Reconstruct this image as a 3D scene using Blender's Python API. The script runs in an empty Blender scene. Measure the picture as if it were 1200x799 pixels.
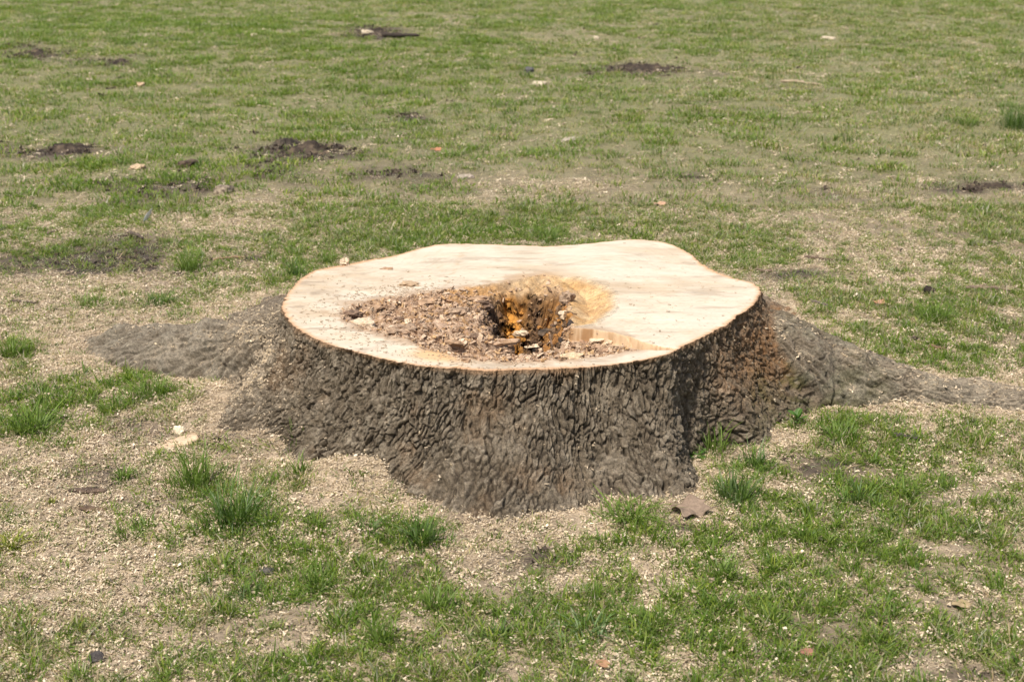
import bpy, bmesh, math, random
import numpy as np
from mathutils import Vector, Matrix, noise as mnoise

random.seed(7)
rng = np.random.default_rng(7)
SC = bpy.context.scene
COL = SC.collection
rad = math.radians

# ------------------------------------------------------------------ camera
CAM_H = 1.53
PITCH = rad(18.5)
FPX = 1667.0                       # focal length measured in photograph pixels (1200 wide)
cam_d = bpy.data.cameras.new('camera')
cam_d.sensor_width = 36.0
cam_d.lens = FPX / 1200.0 * 36.0
cam_d.clip_start = 0.05
cam_d.clip_end = 2000.0
cam_d.dof.use_dof = True
cam_d.dof.focus_distance = 3.85
cam_d.dof.aperture_fstop = 6.3
cam = bpy.data.objects.new('camera', cam_d)
COL.objects.link(cam)
cam.location = (0, 0, CAM_H)
cam.rotation_euler = (math.pi / 2 - PITCH, 0, 0)
SC.camera = cam

# ------------------------------------------------------------------ light
SUN_AZ = math.atan2(-0.42, -0.30)    # direction towards the sun, measured from +x to +y
SUN_EL = rad(61)
world = bpy.data.worlds.new('World')
SC.world = world
world.use_nodes = True
wn = world.node_tree
wn.nodes.clear()
sky = wn.nodes.new('ShaderNodeTexSky')
sky.sky_type = 'NISHITA'
sky.sun_disc = False
sky.sun_elevation = SUN_EL
sky.sun_rotation = math.pi / 2 - SUN_AZ
sky.air_density = 1.0
sky.dust_density = 3.0
bgn = wn.nodes.new('ShaderNodeBackground')
bgn.inputs['Strength'].default_value = 0.115
wo = wn.nodes.new('ShaderNodeOutputWorld')
wn.links.new(sky.outputs[0], bgn.inputs[0])
wn.links.new(bgn.outputs[0], wo.inputs[0])
sl = bpy.data.lights.new('sun', 'SUN')
sl.energy = 4.0
sl.angle = rad(2.0)
sl.color = (1.0, 0.955, 0.88)
sun = bpy.data.objects.new('sun', sl)
COL.objects.link(sun)
sd = Vector((math.cos(SUN_AZ) * math.cos(SUN_EL), math.sin(SUN_AZ) * math.cos(SUN_EL), math.sin(SUN_EL)))
sun.rotation_euler = sd.to_track_quat('Z', 'Y').to_euler()
sun.location = (-3, 3, 6)
SC.view_settings.view_transform = 'Standard'
SC.view_settings.look = 'None'
SC.view_settings.exposure = 0.36
SC.view_settings.gamma = 1.0

# ------------------------------------------------------------------ helpers
cp, sp = math.cos(PITCH), math.sin(PITCH)


def at(px, py, z=0.0):
    """point of the horizontal plane z seen at photograph pixel px, py"""
    a = (np.asarray(px, float) - 600.0) / FPX
    b = (399.5 - np.asarray(py, float)) / FPX
    dy = cp + b * sp
    dz = -sp + b * cp
    t = (z - CAM_H) / dz
    return a * t, dy * t


def mpp(px, py, z=0.0):
    """metres covered by one photograph pixel at that point"""
    x, y = at(px, py, z)
    return float((y * cp + (CAM_H - z) * sp) / FPX)


def topx(x, y, z=0.0):
    d = y * cp - (z - CAM_H) * sp
    u = y * sp + (z - CAM_H) * cp
    return 600 + FPX * x / d, 399.5 - FPX * u / d


def ss(a, b, x):
    t = np.clip((x - a) / (b - a), 0, 1)
    return t * t * (3 - 2 * t)


def _h(i, j, k=0):
    n = (i.astype(np.int64) * 374761393 + j.astype(np.int64) * 668265263 + int(k) * 1442695041) & 0xffffffff
    n = ((n ^ (n >> 13)) * 1274126177) & 0xffffffff
    n = ((n ^ (n >> 16)) * 2246822519) & 0xffffffff
    n = n ^ (n >> 15)
    return (n & 0xffffff) / float(0xffffff)


def vn(x, y, k=0):
    xi, yi = np.floor(x), np.floor(y)
    fx, fy = x - xi, y - yi
    fx = fx * fx * fx * (fx * (fx * 6 - 15) + 10)
    fy = fy * fy * fy * (fy * (fy * 6 - 15) + 10)
    a, b = _h(xi, yi, k), _h(xi + 1, yi, k)
    c, d = _h(xi, yi + 1, k), _h(xi + 1, yi + 1, k)
    return (a + (b - a) * fx + (c - a) * fy + (a - b - c + d) * fx * fy) * 2 - 1


def fbm(x, y, k=0, o=4, g=0.5):
    s, a, t = 0, 1.0, 0
    for i in range(o):
        s = s + a * vn(x * 2 ** i + 17.3 * i, y * 2 ** i - 9.1 * i, k + i)
        t += a
        a *= g
    return s / t


def voro(x, y, k=0, jit=0.9, off=False):
    xi, yi = np.floor(x), np.floor(y)
    f1 = np.full(x.shape, 9.0)
    f2 = np.full(x.shape, 9.0)
    idv = np.zeros(x.shape)
    ox = np.zeros(x.shape)
    oy = np.zeros(x.shape)
    for i in (-1, 0, 1):
        for j in (-1, 0, 1):
            cx, cy = xi + i, yi + j
            ax = cx + 0.5 + (_h(cx, cy, k) - 0.5) * jit
            ay = cy + 0.5 + (_h(cx, cy, k + 5) - 0.5) * jit
            d = np.hypot(ax - x, ay - y)
            m = d < f1
            f2 = np.where(m, f1, np.minimum(f2, d))
            idv = np.where(m, _h(cx, cy, k + 9), idv)
            f1 = np.where(m, d, f1)
            if off:
                ox = np.where(m, x - ax, ox)
                oy = np.where(m, y - ay, oy)
    if off:
        return f1, f2, idv, ox, oy
    return f1, f2, idv


def poly(pts, z):
    a = np.array(pts, float)
    x, y = at(a[:, 0], a[:, 1], z)
    return np.stack([x, y], 1)


def sdf(x, y, P):
    """signed distance to a polygon, negative inside"""
    d = np.full(x.shape, 1e9)
    inside = np.zeros(x.shape, bool)
    n = len(P)
    for i in range(n):
        ax, ay = P[i]
        bx, by = P[(i + 1) % n]
        ex, ey = bx - ax, by - ay
        t = np.clip(((x - ax) * ex + (y - ay) * ey) / (ex * ex + ey * ey + 1e-12), 0, 1)
        d = np.minimum(d, np.hypot(x - ax - t * ex, y - ay - t * ey))
        c = ((ay > y) != (by > y)) & (x < (bx - ax) * (y - ay) / (by - ay + 1e-15) + ax)
        inside ^= c
    return np.where(inside, -d, d)


def polydist(x, y, P, vals=None):
    """distance to a polyline; with vals also the interpolated columns"""
    d = np.full(x.shape, 1e9)
    out = [np.zeros(x.shape) for _ in range(vals.shape[1])] if vals is not None else None
    for i in range(len(P) - 1):
        ax, ay = P[i]
        bx, by = P[i + 1]
        ex, ey = bx - ax, by - ay
        t = np.clip(((x - ax) * ex + (y - ay) * ey) / (ex * ex + ey * ey), 0, 1)
        di = np.hypot(x - ax - t * ex, y - ay - t * ey)
        m = di < d
        d = np.where(m, di, d)
        if vals is not None:
            for c in range(vals.shape[1]):
                out[c] = np.where(m, vals[i, c] * (1 - t) + vals[i + 1, c] * t, out[c])
    return (d, out) if vals is not None else d


def mix(a, b, t):
    t = np.asarray(t)[..., None]
    return a * (1 - t) + b * t


def C3(*c):
    return np.array(c, float)


def mesh_np(name, co, faces, cols=None, smooth=True, mat=None, attrs=None):
    me = bpy.data.meshes.new(name)
    co = np.asarray(co, np.float32)
    faces = np.asarray(faces, np.int32)
    n, k = faces.shape
    me.vertices.add(len(co))
    me.vertices.foreach_set('co', co.ravel())
    me.loops.add(n * k)
    me.loops.foreach_set('vertex_index', faces.ravel())
    me.polygons.add(n)
    me.polygons.foreach_set('loop_start', np.arange(0, n * k, k, dtype=np.int32))
    me.polygons.foreach_set('use_smooth', np.full(n, smooth))
    me.update(calc_edges=True)
    if cols is not None:
        a = me.color_attributes.new('col', 'FLOAT_COLOR', 'POINT')
        c4 = np.ones((len(co), 4), np.float32)
        c4[:, :3] = np.clip(cols, 0.0, 1)
        a.data.foreach_set('color', c4.ravel())
    for nm, arr in (attrs or {}).items():
        a = me.attributes.new(nm, 'FLOAT', 'POINT')
        a.data.foreach_set('value', np.asarray(arr, np.float32))
    if mat:
        me.materials.append(mat)
    return me


def grid_faces(nr, nc, wrap=False):
    r = np.arange(nr - 1)[:, None]
    c = np.arange(nc if wrap else nc - 1)[None, :]
    c2 = (c + 1) % nc
    a = r * nc + c
    b = r * nc + c2
    d = (r + 1) * nc + c
    e = (r + 1) * nc + c2
    return np.stack([a, b, e, d], -1).reshape(-1, 4)


def link(name, me, parent=None, loc=None, rot=None, sc=None):
    o = bpy.data.objects.new(name, me)
    COL.objects.link(o)
    if parent is not None:
        o.parent = parent
    if loc is not None:
        o.location = loc
    if rot is not None:
        o.rotation_euler = rot
    if sc is not None:
        o.scale = sc if hasattr(sc, '__len__') else (sc,) * 3
    return o


def tag(o, label=None, cat=None, group=None, kind=None):
    if label:
        o['label'] = label
    if cat:
        o['category'] = cat
    if group:
        o['group'] = group
    if kind:
        o['kind'] = kind
    return o


# ------------------------------------------------------------------ materials
def material(name, build):
    m = bpy.data.materials.new(name)
    m.use_nodes = True
    nt = m.node_tree
    nt.nodes.clear()
    out = nt.nodes.new('ShaderNodeOutputMaterial')
    build(nt, out)
    return m


def N(nt, t, **kw):
    n = nt.nodes.new(t)
    for k, v in kw.items():
        if k in n.inputs.keys():
            n.inputs[k].default_value = v
        else:
            setattr(n, k, v)
    return n


def mixc(nt, a, b, f, mode='MIX'):
    n = nt.nodes.new('ShaderNodeMix')
    n.data_type = 'RGBA'
    n.blend_type = mode
    for i, v in ((6, a), (7, b), (0, f)):
        if isinstance(v, bpy.types.NodeSocket):
            nt.links.new(v, n.inputs[i])
        else:
            n.inputs[i].default_value = v
    return n.outputs[2]


def ramp(nt, src, stops):
    n = nt.nodes.new('ShaderNodeValToRGB')
    e = n.color_ramp.elements
    e[0].position, e[0].color = stops[0]
    e[1].position, e[1].color = stops[-1]
    for p, c in stops[1:-1]:
        x = e.new(p)
        x.color = c
    nt.links.new(src, n.inputs[0])
    return n.outputs[0]


def noise_tex(nt, vec, scale, detail=4, rough=0.6):
    n = nt.nodes.new('ShaderNodeTexNoise')
    n.inputs['Scale'].default_value = scale
    n.inputs['Detail'].default_value = detail
    n.inputs['Roughness'].default_value = rough
    nt.links.new(vec, n.inputs['Vector'])
    return n.outputs['Fac']


def rough_surface(scale1=60, scale2=260, amt=0.35, bump=0.4, dist=0.004, rough=0.85, stretch=(1, 1, 1), spec=0.25):
    """vertex colour of the thing, varied by fine grain, with fine relief"""
    def b(nt, out):
        at_ = N(nt, 'ShaderNodeAttribute', attribute_name='col')
        tc = N(nt, 'ShaderNodeTexCoord')
        mp = N(nt, 'ShaderNodeMapping')
        mp.inputs['Scale'].default_value = stretch
        nt.links.new(tc.outputs['Object'], mp.inputs['Vector'])
        n1 = noise_tex(nt, mp.outputs[0], scale1, 6, 0.65)
        n2 = noise_tex(nt, mp.outputs[0], scale2, 3, 0.7)
        v1 = ramp(nt, n1, [(0.28, (1 - amt,) * 3 + (1,)), (0.72, (1 + amt,) * 3 + (1,))])
        v2 = ramp(nt, n2, [(0.3, (1 - amt * .8,) * 3 + (1,)), (0.7, (1 + amt * .8,) * 3 + (1,))])
        c = mixc(nt, at_.outputs['Color'], v1, 1.0, 'MULTIPLY')
        c = mixc(nt, c, v2, 1.0, 'MULTIPLY')
        p = N(nt, 'ShaderNodeBsdfPrincipled')
        p.inputs['Roughness'].default_value = rough
        p.inputs['Specular IOR Level'].default_value = spec
        nt.links.new(c, p.inputs['Base Color'])
        ad = N(nt, 'ShaderNodeMath', operation='ADD')
        nt.links.new(n1, ad.inputs[0])
        nt.links.new(n2, ad.inputs[1])
        bp = N(nt, 'ShaderNodeBump')
        bp.inputs['Strength'].default_value = bump
        bp.inputs['Distance'].default_value = dist
        nt.links.new(ad.outputs[0], bp.inputs['Height'])
        nt.links.new(bp.outputs[0], p.inputs['Normal'])
        nt.links.new(p.outputs[0], out.inputs[0])
    return b


M_BARK = material('bark', rough_surface(130, 480, 0.55, 1.0, 0.006, 0.92))
M_WOOD = material('sawn_wood', rough_surface(9, 70, 0.09, 0.25, 0.0012, 0.7, (1.0, 2.6, 1.0)))
M_ROT = material('rotten_wood', rough_surface(70, 300, 0.4, 0.8, 0.004, 0.92))
M_SOIL = material('soil', rough_surface(45, 240, 0.35, 0.9, 0.006, 0.95))
M_CHUNK = material('wood_fragment', rough_surface(60, 240, 0.3, 0.7, 0.002, 0.88))
M_CHUNK_DRY = material('dry_twig', rough_surface(90, 400, 0.35, 0.7, 0.002, 0.88, (0.3, 1, 1)))


def leafy(transl, instancer):
    def b(nt, out):
        at_ = N(nt, 'ShaderNodeAttribute', attribute_name='col')
        c = at_.outputs['Color']
        if instancer:
            # 'dry' belongs to the clump, 'bt' to the single blade: blades above the share are straw
            dry = N(nt, 'ShaderNodeAttribute', attribute_name='dry', attribute_type='INSTANCER')
            bt = N(nt, 'ShaderNodeAttribute', attribute_name='bt')
            cmp_ = N(nt, 'ShaderNodeMath', operation='GREATER_THAN')
            nt.links.new(dry.outputs['Fac'], cmp_.inputs[0])
            nt.links.new(bt.outputs['Fac'], cmp_.inputs[1])
            straw = N(nt, 'ShaderNodeAttribute', attribute_name='straw')
            c = mixc(nt, c, straw.outputs['Color'], cmp_.outputs[0])
            oi = N(nt, 'ShaderNodeObjectInfo')
            v = ramp(nt, oi.outputs['Random'], [(0.0, (0.74, 0.82, 0.8, 1)), (0.5, (1.0, 1.0, 1, 1)), (1.0, (1.25, 1.12, 0.95, 1))])
            c = mixc(nt, c, v, 1.0, 'MULTIPLY')
        p = N(nt, 'ShaderNodeBsdfPrincipled')
        p.inputs['Roughness'].default_value = 0.5
        p.inputs['Specular IOR Level'].default_value = 0.35
        nt.links.new(c, p.inputs['Base Color'])
        tr = N(nt, 'ShaderNodeBsdfTranslucent')
        c2 = mixc(nt, c, (1.2, 1.35, 0.7, 1), 1.0, 'MULTIPLY')
        nt.links.new(c2, tr.inputs['Color'])
        mx = N(nt, 'ShaderNodeMixShader')
        mx.inputs[0].default_value = transl
        nt.links.new(p.outputs[0], mx.inputs[1])
        nt.links.new(tr.outputs[0], mx.inputs[2])
        nt.links.new(mx.outputs[0], out.inputs[0])
    return b


M_GRASS = material('grass_blade', leafy(0.45, True))
M_TUFT = material('tuft_blade', leafy(0.35, False))
M_DEADLEAF = material('dead_leaf', rough_surface(60, 300, 0.2, 0.5, 0.001, 0.8))


def chipmat(nt, out):
    at_ = N(nt, 'ShaderNodeAttribute', attribute_name='col')
    oi = N(nt, 'ShaderNodeObjectInfo')
    v = ramp(nt, oi.outputs['Random'], [(0.0, (0.80, 0.78, 0.76, 1)), (0.6, (1.0, 1.0, 1, 1)), (1.0, (1.12, 1.12, 1.12, 1))])
    dk = N(nt, 'ShaderNodeAttribute', attribute_name='dry', attribute_type='INSTANCER')
    w = ramp(nt, dk.outputs['Fac'], [(0.0, (1, 1, 1, 1)), (1.0, (0.36, 0.31, 0.28, 1))])
    c = mixc(nt, at_.outputs['Color'], v, 1.0, 'MULTIPLY')
    c = mixc(nt, c, w, 1.0, 'MULTIPLY')
    p = N(nt, 'ShaderNodeBsdfPrincipled')
    p.inputs['Roughness'].default_value = 0.85
    nt.links.new(c, p.inputs['Base Color'])
    nt.links.new(p.outputs[0], out.inputs[0])


M_CHIP = material('wood_chips', chipmat)

# ------------------------------------------------------------------ stump outline
H = 0.32
RIM_PX = [(329, 361), (334, 348), (343, 337), (367, 317), (401, 311), (428, 305), (465, 299), (500, 289), (521, 285.5),
          (548, 286), (600, 288), (650, 289), (680, 287), (712, 283), (747, 281), (771, 283), (787, 287), (805, 296),
          (824, 311), (845, 321), (867, 327), (886, 332), (894, 340), (888, 354), (867, 369), (840, 387), (821, 396),
          (800, 406), (785, 415), (747, 424), (707, 429), (653, 432), (600, 433), (567, 434), (535, 432), (500, 430),
          (460, 424), (428, 416), (388, 404), (359, 391), (337, 376)]
cx0, cy0 = at(615, 361, H)
CX, CY = float(cx0), float(cy0)

# the front slab sits lower than the rest of the cut, along a split
SPLIT_PX = [(664, 384), (695, 385.5), (718, 389), (735, 394), (752, 401), (772, 406), (790, 408.5), (800, 409)]
SPLIT = poly(SPLIT_PX, H)


def slab_drop(x, y):
    """how far the sawn face lies below H"""
    P = poly([(440, 398), (520, 396), (600, 392), (664, 384)] + SPLIT_PX[1:] + [(830, 430), (700, 470), (400, 470), (380, 410)], H)
    s = sdf(x, y, P)
    px, py = topx(x, y, H)
    amt = 0.026 * ss(430, 600, px) * (1 - ss(700, 792, px) ** 0.8 * 0.97)
    amt = amt + .012 * np.exp(-np.maximum(polydist(x, y, SPLIT), 0) / .035) * ss(800, 735, px) * ss(620, 660, px)
    return amt * ss(0.001, -0.004, s)


def rim_world():
    a = np.array(RIM_PX, float)
    x, y = at(a[:, 0], a[:, 1], H)
    for _ in range(3):
        xi = CX + (x - CX) * 0.985
        yi = CY + (y - CY) * 0.985
        z = H - slab_drop(xi, yi)
        x, y = at(a[:, 0], a[:, 1], z)
    return x, y


def polar_fn(xs, ys, sm=0.02):
    th = np.arctan2(ys - CY, xs - CX)
    r = np.hypot(xs - CX, ys - CY)
    o = np.argsort(th)
    th, r = th[o], r[o]
    g = np.linspace(-np.pi, np.pi, 2881)[:-1]
    rr = np.interp(g, np.r_[th - 2 * np.pi, th, th + 2 * np.pi], np.r_[r, r, r])
    k = np.exp(-0.5 * (np.arange(-200, 201) * (2 * np.pi / 2880) / sm) ** 2)
    k /= k.sum()
    rr = np.convolve(np.r_[rr[-200:], rr, rr[:200]], k, 'valid')
    return lambda t: np.interp((t + np.pi) % (2 * np.pi) - np.pi, np.r_[g, np.pi], np.r_[rr, rr[0]])


rx, ry = rim_world()
R_RIM = polar_fn(rx, ry, 0.022)
BASE_PX = [(243, 492), (255, 508), (285, 520), (330, 531), (390, 555), (440, 568), (490, 580), (520, 594), (550, 604),
           (590, 610), (640, 609), (690, 600), (715, 590), (740, 586), (775, 587), (800, 582), (812, 570), (811, 545),
           (812, 522), (826, 517), (850, 522), (880, 525), (899, 517), (905, 498), (930, 490), (965, 483), (985, 468), (1000, 440),
           (980, 412), (950, 385), (915, 352), (850, 330), (700, 322), (560, 325), (440, 335), (330, 350), (272, 375),
           (262, 400), (268, 430), (262, 452), (248, 475)]
bx_, by_ = at([p[0] for p in BASE_PX], [p[1] for p in BASE_PX], 0.0)
R_BASE = polar_fn(bx_, by_, 0.03)

# roots: ground path (px, py at z 0), crest height, half width
LROOT = [(-0.50, 4.06, .26, .16), (-0.70, 4.17, .215, .16), (-0.86, 4.25, .160, .150), (-1.02, 4.33, .125, .145), (-1.18, 4.41, .110, .140),
         (-1.30, 4.49, .070, .12), (-1.42, 4.56, .030, .09), (-1.55, 4.58, -.03, .06)]
RROOT = [(0.62, 4.02, .26, .17), (0.80, 4.10, .255, .20), (0.94, 4.13, .200, .20), (1.06, 4.12, .150, .18), (1.17, 4.10, .108, .16),
         (1.32, 4.07, .060, .14), (1.48, 4.03, .045, .12), (1.66, 3.98, .03, .11), (1.85, 3.9, .0, .08), (2.0, 3.85, -.04, .05)]
LR, RR = np.array(LROOT), np.array(RROOT)


def root_z(x, y, A, k):
    wx = x + 0.025 * fbm(x * 5, y * 5, k, 3)
    wy = y + 0.025 * fbm(x * 5, y * 5, k + 20, 3)
    d, (hh, ww) = polydist(wx, wy, A[:, :2], A[:, 2:])
    q = d / ww
    return (hh + 0.05) * (np.sqrt(np.clip(1 - 0.80 * q * q, 0, 1)) - 0.42) / 0.58 - 0.05 + np.where(q > 1, -0.25 * (d - ww), 0) - 0.0


def smax(a, b, k):
    h = np.clip(0.5 + 0.5 * (a - b) / k, 0, 1)
    return b * (1 - h) + a * h + k * h * (1 - h)


# ------------------------------------------------------------------ ground height
MOUNDS = [  # px, py, rx(m), ry(m), height
    (440, 558, .17, .10, .072), (330, 520, .14, .10, .045), (370, 600, .2, .15, .012), (640, 618, .30, .07, .006),
    (880, 512, .10, .09, .010), (800, 592, .12, .08, .010), (1000, 500, .25, .10, .012), (255, 470, .10, .12, .03),
    (200, 470, .3, .2, .010), (1120, 465, .3, .14, .012), (180, 400, .4, .25, .010)]
MW = [(float(at(a, b)[0]), float(at(a, b)[1]), c, d, e) for a, b, c, d, e in MOUNDS]


def gz(x, y):
    x = np.asarray(x, float)
    y = np.asarray(y, float)
    z = 0.030 * fbm(x * 0.55 + 3, y * 0.55, 40, 3) + 0.012 * fbm(x * 2.3, y * 2.3, 44, 3)
    far = ss(5.5, 9, y)
    z = z * (0.35 + 0.65 * far) + 0.05 * far * fbm(x * .3, y * .3, 60, 2)
    z = z + 0.0045 * fbm(x * 11, y * 11, 47, 3) + 0.0025 * fbm(x * 38, y * 38, 50, 2)
    for mx, my, a, b, h in MW:
        z = z + h * np.exp(-(((x - mx) / a) ** 2 + ((y - my) / b) ** 2))
    return z


# ------------------------------------------------------------------ ground cover maps (photograph pixels on the ground)
GREEN = [  # px, py, rx, ry, add
    (70, 440, 90, 40, .25), (170, 430, 60, 25, .3), (60, 380, 60, 15, .2), (260, 330, 60, 20, .25), (60, 760, 80, 30, .25), (230, 640, 60, 30, .25), (130, 740, 70, 20, .2),
    (20, 410, 26, 22, .8), (30, 490, 60, 28, .8), (110, 470, 45, 22, .55), (175, 450, 50, 22, .7), (120, 345, 45, 14, .6), (190, 350, 45, 14, .6),
    (225, 300, 25, 25, .7), (205, 367, 22, 8, .7), (345, 318, 22, 14, .8), (330, 285, 60, 14, .4), (470, 285, 80, 10, .6), (600, 268, 80, 12, .6), (880, 300, 60, 22, .5),
    (225, 550, 45, 25, .7), (275, 600, 50, 28, .8), (150, 615, 40, 15, .6), (350, 545, 25, 18, .6), (340, 640, 60, 30, .5), (440, 610, 60, 12, .6),
    (495, 625, 45, 20, .7), (390, 690, 80, 40, .45), (510, 700, 50, 22, .6), (300, 690, 45, 15, .5), (440, 740, 60, 25, .6), (600, 735, 50, 20, .5),
    (690, 730, 60, 20, .6), (775, 715, 60, 30, .6), (740, 595, 55, 22, .8), (760, 640, 80, 20, .4), (850, 660, 30, 18, .7), (870, 560, 45, 35, .8),
    (690, 640, 40, 14, .6), (620, 640, 50, 9, .5), (920, 625, 60, 20, .6), (1040, 570, 80, 22, .6), (985, 505, 45, 20, .7), (920, 500, 25, 10, .5), (1050, 530, 60, 15, .4),
    (1150, 500, 60, 20, .35), (1100, 640, 120, 60, .35), (950, 700, 150, 60, .4), (1000, 660, 100, 30, .35), (850, 760, 120, 40, .5), (640, 780, 200, 25, .4), (300, 780, 120, 30, .4),
    (1150, 740, 60, 30, .4), (1060, 400, 120, 20, .45), (1160, 425, 60, 15, .5), (1000, 350, 120, 40, .25), (1095, 365, 45, 12, .6), (60, 300, 60, 18, .3),
    (0, 620, 40, 20, .7), (40, 720, 60, 15, .25), (30, 790, 60, 12, .3), (200, 200, 120, 20, .5), (130, 235, 120, 20, .3), (100, 200, 60, 12, .4), (560, 50, 60, 18, .5), (150, 45, 150, 25, .5)]
BARE = [  # px, py, rx, ry, subtract
    (1050, 285, 140, 50, .28), (960, 250, 80, 40, .15), (740, 235, 170, 35, .2), (1100, 690, 160, 70, .12),
    (60, 330, 120, 28, .6), (150, 395, 150, 45, .8), (250, 260, 75, 14, .55), (30, 250, 40, 12, .55), (170, 280, 60, 16, .35), (110, 560, 110, 45, .9), (90, 690, 110, 75, .7), (180, 760, 80, 25, .35),
    (440, 560, 90, 30, .9), (300, 500, 60, 25, .7), (640, 612, 90, 20, .9), (560, 640, 80, 22, .5), (690, 680, 90, 22, .3), (870, 505, 30, 12, .6), (960, 545, 70, 20, .5), (1130, 465, 120, 22, .9),
    (500, 165, 40, 25, .1), (600, 215, 200, 40, .12), (290, 225, 45, 18, .5), (165, 215, 45, 10, .45), (60, 178, 70, 9, .9), (365, 176, 60, 11, .9), (440, 200, 70, 12, .45), (762, 82, 70, 7, .8), (445, 42, 35, 8, .8),
    (40, 65, 35, 7, .6), (110, 74, 60, 7, .4), (480, 135, 25, 5, .5), (590, 215, 50, 12, .3), (690, 210, 50, 18, .3), (1000, 250, 70, 12, .3), (1150, 225, 80, 9, .6), (1030, 280, 70, 22, .3), (935, 322, 50, 8, .6), (1000, 230, 30, 6, .5),
    (540, 30, 40, 12, .5), (640, 45, 30, 8, .5), (870, 90, 70, 6, .4), (700, 50, 40, 6, .3), (750, 605, 30, 8, .2), (800, 600, 40, 15, .6), (330, 420, 50, 60, .9), (600, 760, 60, 15, .3), (1000, 600, 40, 12, .3), (1100, 700, 60, 20, .25)]
SOILP = [  # dark earth
    (90, 300, 110, 22, .35), (230, 325, 80, 16, .25),
    (60, 178, 70, 9, 1), (365, 178, 55, 11, 1), (762, 82, 70, 6, .9), (440, 42, 35, 8, .9), (40, 65, 40, 8, .7), (115, 74, 60, 7, .4), (165, 218, 70, 12, .7), (230, 215, 30, 14, .4), (60, 310, 110, 14, .6), (140, 290, 60, 18, .6),
    (300, 305, 40, 10, .5), (110, 555, 60, 20, .6), (150, 500, 60, 18, .6), (250, 520, 60, 15, .3), (470, 665, 40, 10, .4), (340, 560, 40, 10, .2), (960, 545, 55, 20, .6), (1130, 220, 60, 6, .7), (935, 322, 45, 7, .8), (960, 222, 30, 6, .5), (140, 240, 40, 7, .4),
    (480, 135, 22, 5, .8), (450, 205, 60, 8, .6), (190, 590, 60, 12, .5), (650, 655, 50, 10, .5), (500, 160, 30, 6, .2), (1150, 790, 50, 12, .6), (310, 640, 40, 10, .3), (800, 205, 50, 4, .4), (330, 205, 50, 12, .4), (590, 155, 20, 6, .5), (800, 615, 40, 8, .7)]
SAND = [(250, 262, 80, 16, .8), (30, 250, 40, 12, .8), (440, 560, 90, 30, 1), (640, 612, 90, 20, 1), (540, 30, 40, 12, .6), (640, 45, 30, 8, .5), (870, 510, 30, 15, .8), (290, 500, 60, 25, .7), (1130, 465, 120, 20, .8), (180, 400, 160, 40, .7), (110, 680, 120, 80, .5), (700, 210, 60, 20, .4), (860, 640, 60, 20, .3), (880, 690, 60, 20, .3)]


def blobs(px, py, L, warpk):
    s = np.zeros(px.shape)
    wx = px + 14 * fbm(px / 30, py / 11, warpk, 3)
    wy = py + 5 * fbm(px / 30, py / 11, warpk + 7, 3)
    for bx, by, rx_, ry_, a in L:
        q = ((wx - bx) / rx_) ** 2 + ((wy - by) / ry_) ** 2
        s = s + a * np.exp(-q * 0.9)
    return s


def stump_dist(x, y):
    th = np.arctan2(y - CY, x - CX)
    d = np.hypot(x - CX, y - CY) - R_BASE(th)
    a, (w1, ) = polydist(x, y, LR[1:7, :2], LR[1:7, 3:4])
    b, (w2, ) = polydist(x, y, RR[1:9, :2], RR[1:9, 3:4])
    dl = a - .85 * w1
    dr = b - .85 * w2
    return np.minimum(d, np.minimum(dl, dr)), d, dl, dr


def cover(x, y):
    """grass cover 0..1, chips 0..1, dark soil 0..1, dryness"""
    yy = np.maximum(y, 1.2)
    px, py = topx(x, yy)
    n1 = fbm(x * 3.3, y * 2.2, 80, 4, .6)
    n2 = fbm(x * 9, y * 8, 90, 3)
    n3 = fbm(x * 22, y * 18, 92, 2)
    n0 = fbm(x * 0.8, y * 0.8, 95, 3)
    farf = ss(330, 190, py)
    leftf = ss(520, 100, px)
    base = 0.55 + 0.37 * farf + .06 * ss(600, 900, px) * (1 - farf) - 0.10 * leftf * (1 - farf) * ss(760, 600, py) + 0.0 * n0
    g = base + (1 - .35 * farf) * (0.20 * n1 + 0.50 * n2 + .80 * n3) + (.62 + .2 * leftf) * blobs(px, py, GREEN, 3) - blobs(px, py, BARE, 5)
    sd_, d0, dl, dr = stump_dist(x, y)
    g = g - 0.55 * ss(0.22, 0.0, sd_) * ss(4.0, 3.4, y) - .2 * ss(.15, 0, sd_)
    soil = np.clip(1.3 * blobs(px, py, SOILP, 11) + 0.5 * fbm(x * 3, y * 3, 100, 4) - 0.12, 0, 1)
    chips = np.clip(0.62 - 0.50 * farf + 0.35 * leftf * (1 - farf) + 0.5 * ss(0.5, 0.0, sd_) + 0.5 * blobs(px, py, SAND, 13)
                    - 1.0 * soil + 0.55 * fbm(x * 3, y * 3, 105, 4), 0, 1)
    dry = np.clip(0.31 + 0.30 * n0 + 0.20 * ss(420, 1000, px) * (.3 + .7 * farf) + 0.25 * n2 + .12 * n1 - 0.35 * np.clip(blobs(px, py, GREEN, 3), 0, 1), 0.02, 0.9)
    return np.clip(g, 0, 1), chips, soil, dry, sd_


# ------------------------------------------------------------------ ground sheet
def axis(lo, hi, a, b, step, grow):
    mid = list(np.arange(a, b, step))
    up, s, v = [], step, b
    while v < hi:
        up.append(v)
        s *= grow
        v += s
    up.append(hi)
    dn, s, v = [], step, a - step
    while v > lo:
        dn.append(v)
        s *= grow
        v -= s
    dn.append(lo)
    return np.array(dn[::-1] + mid + up)


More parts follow.
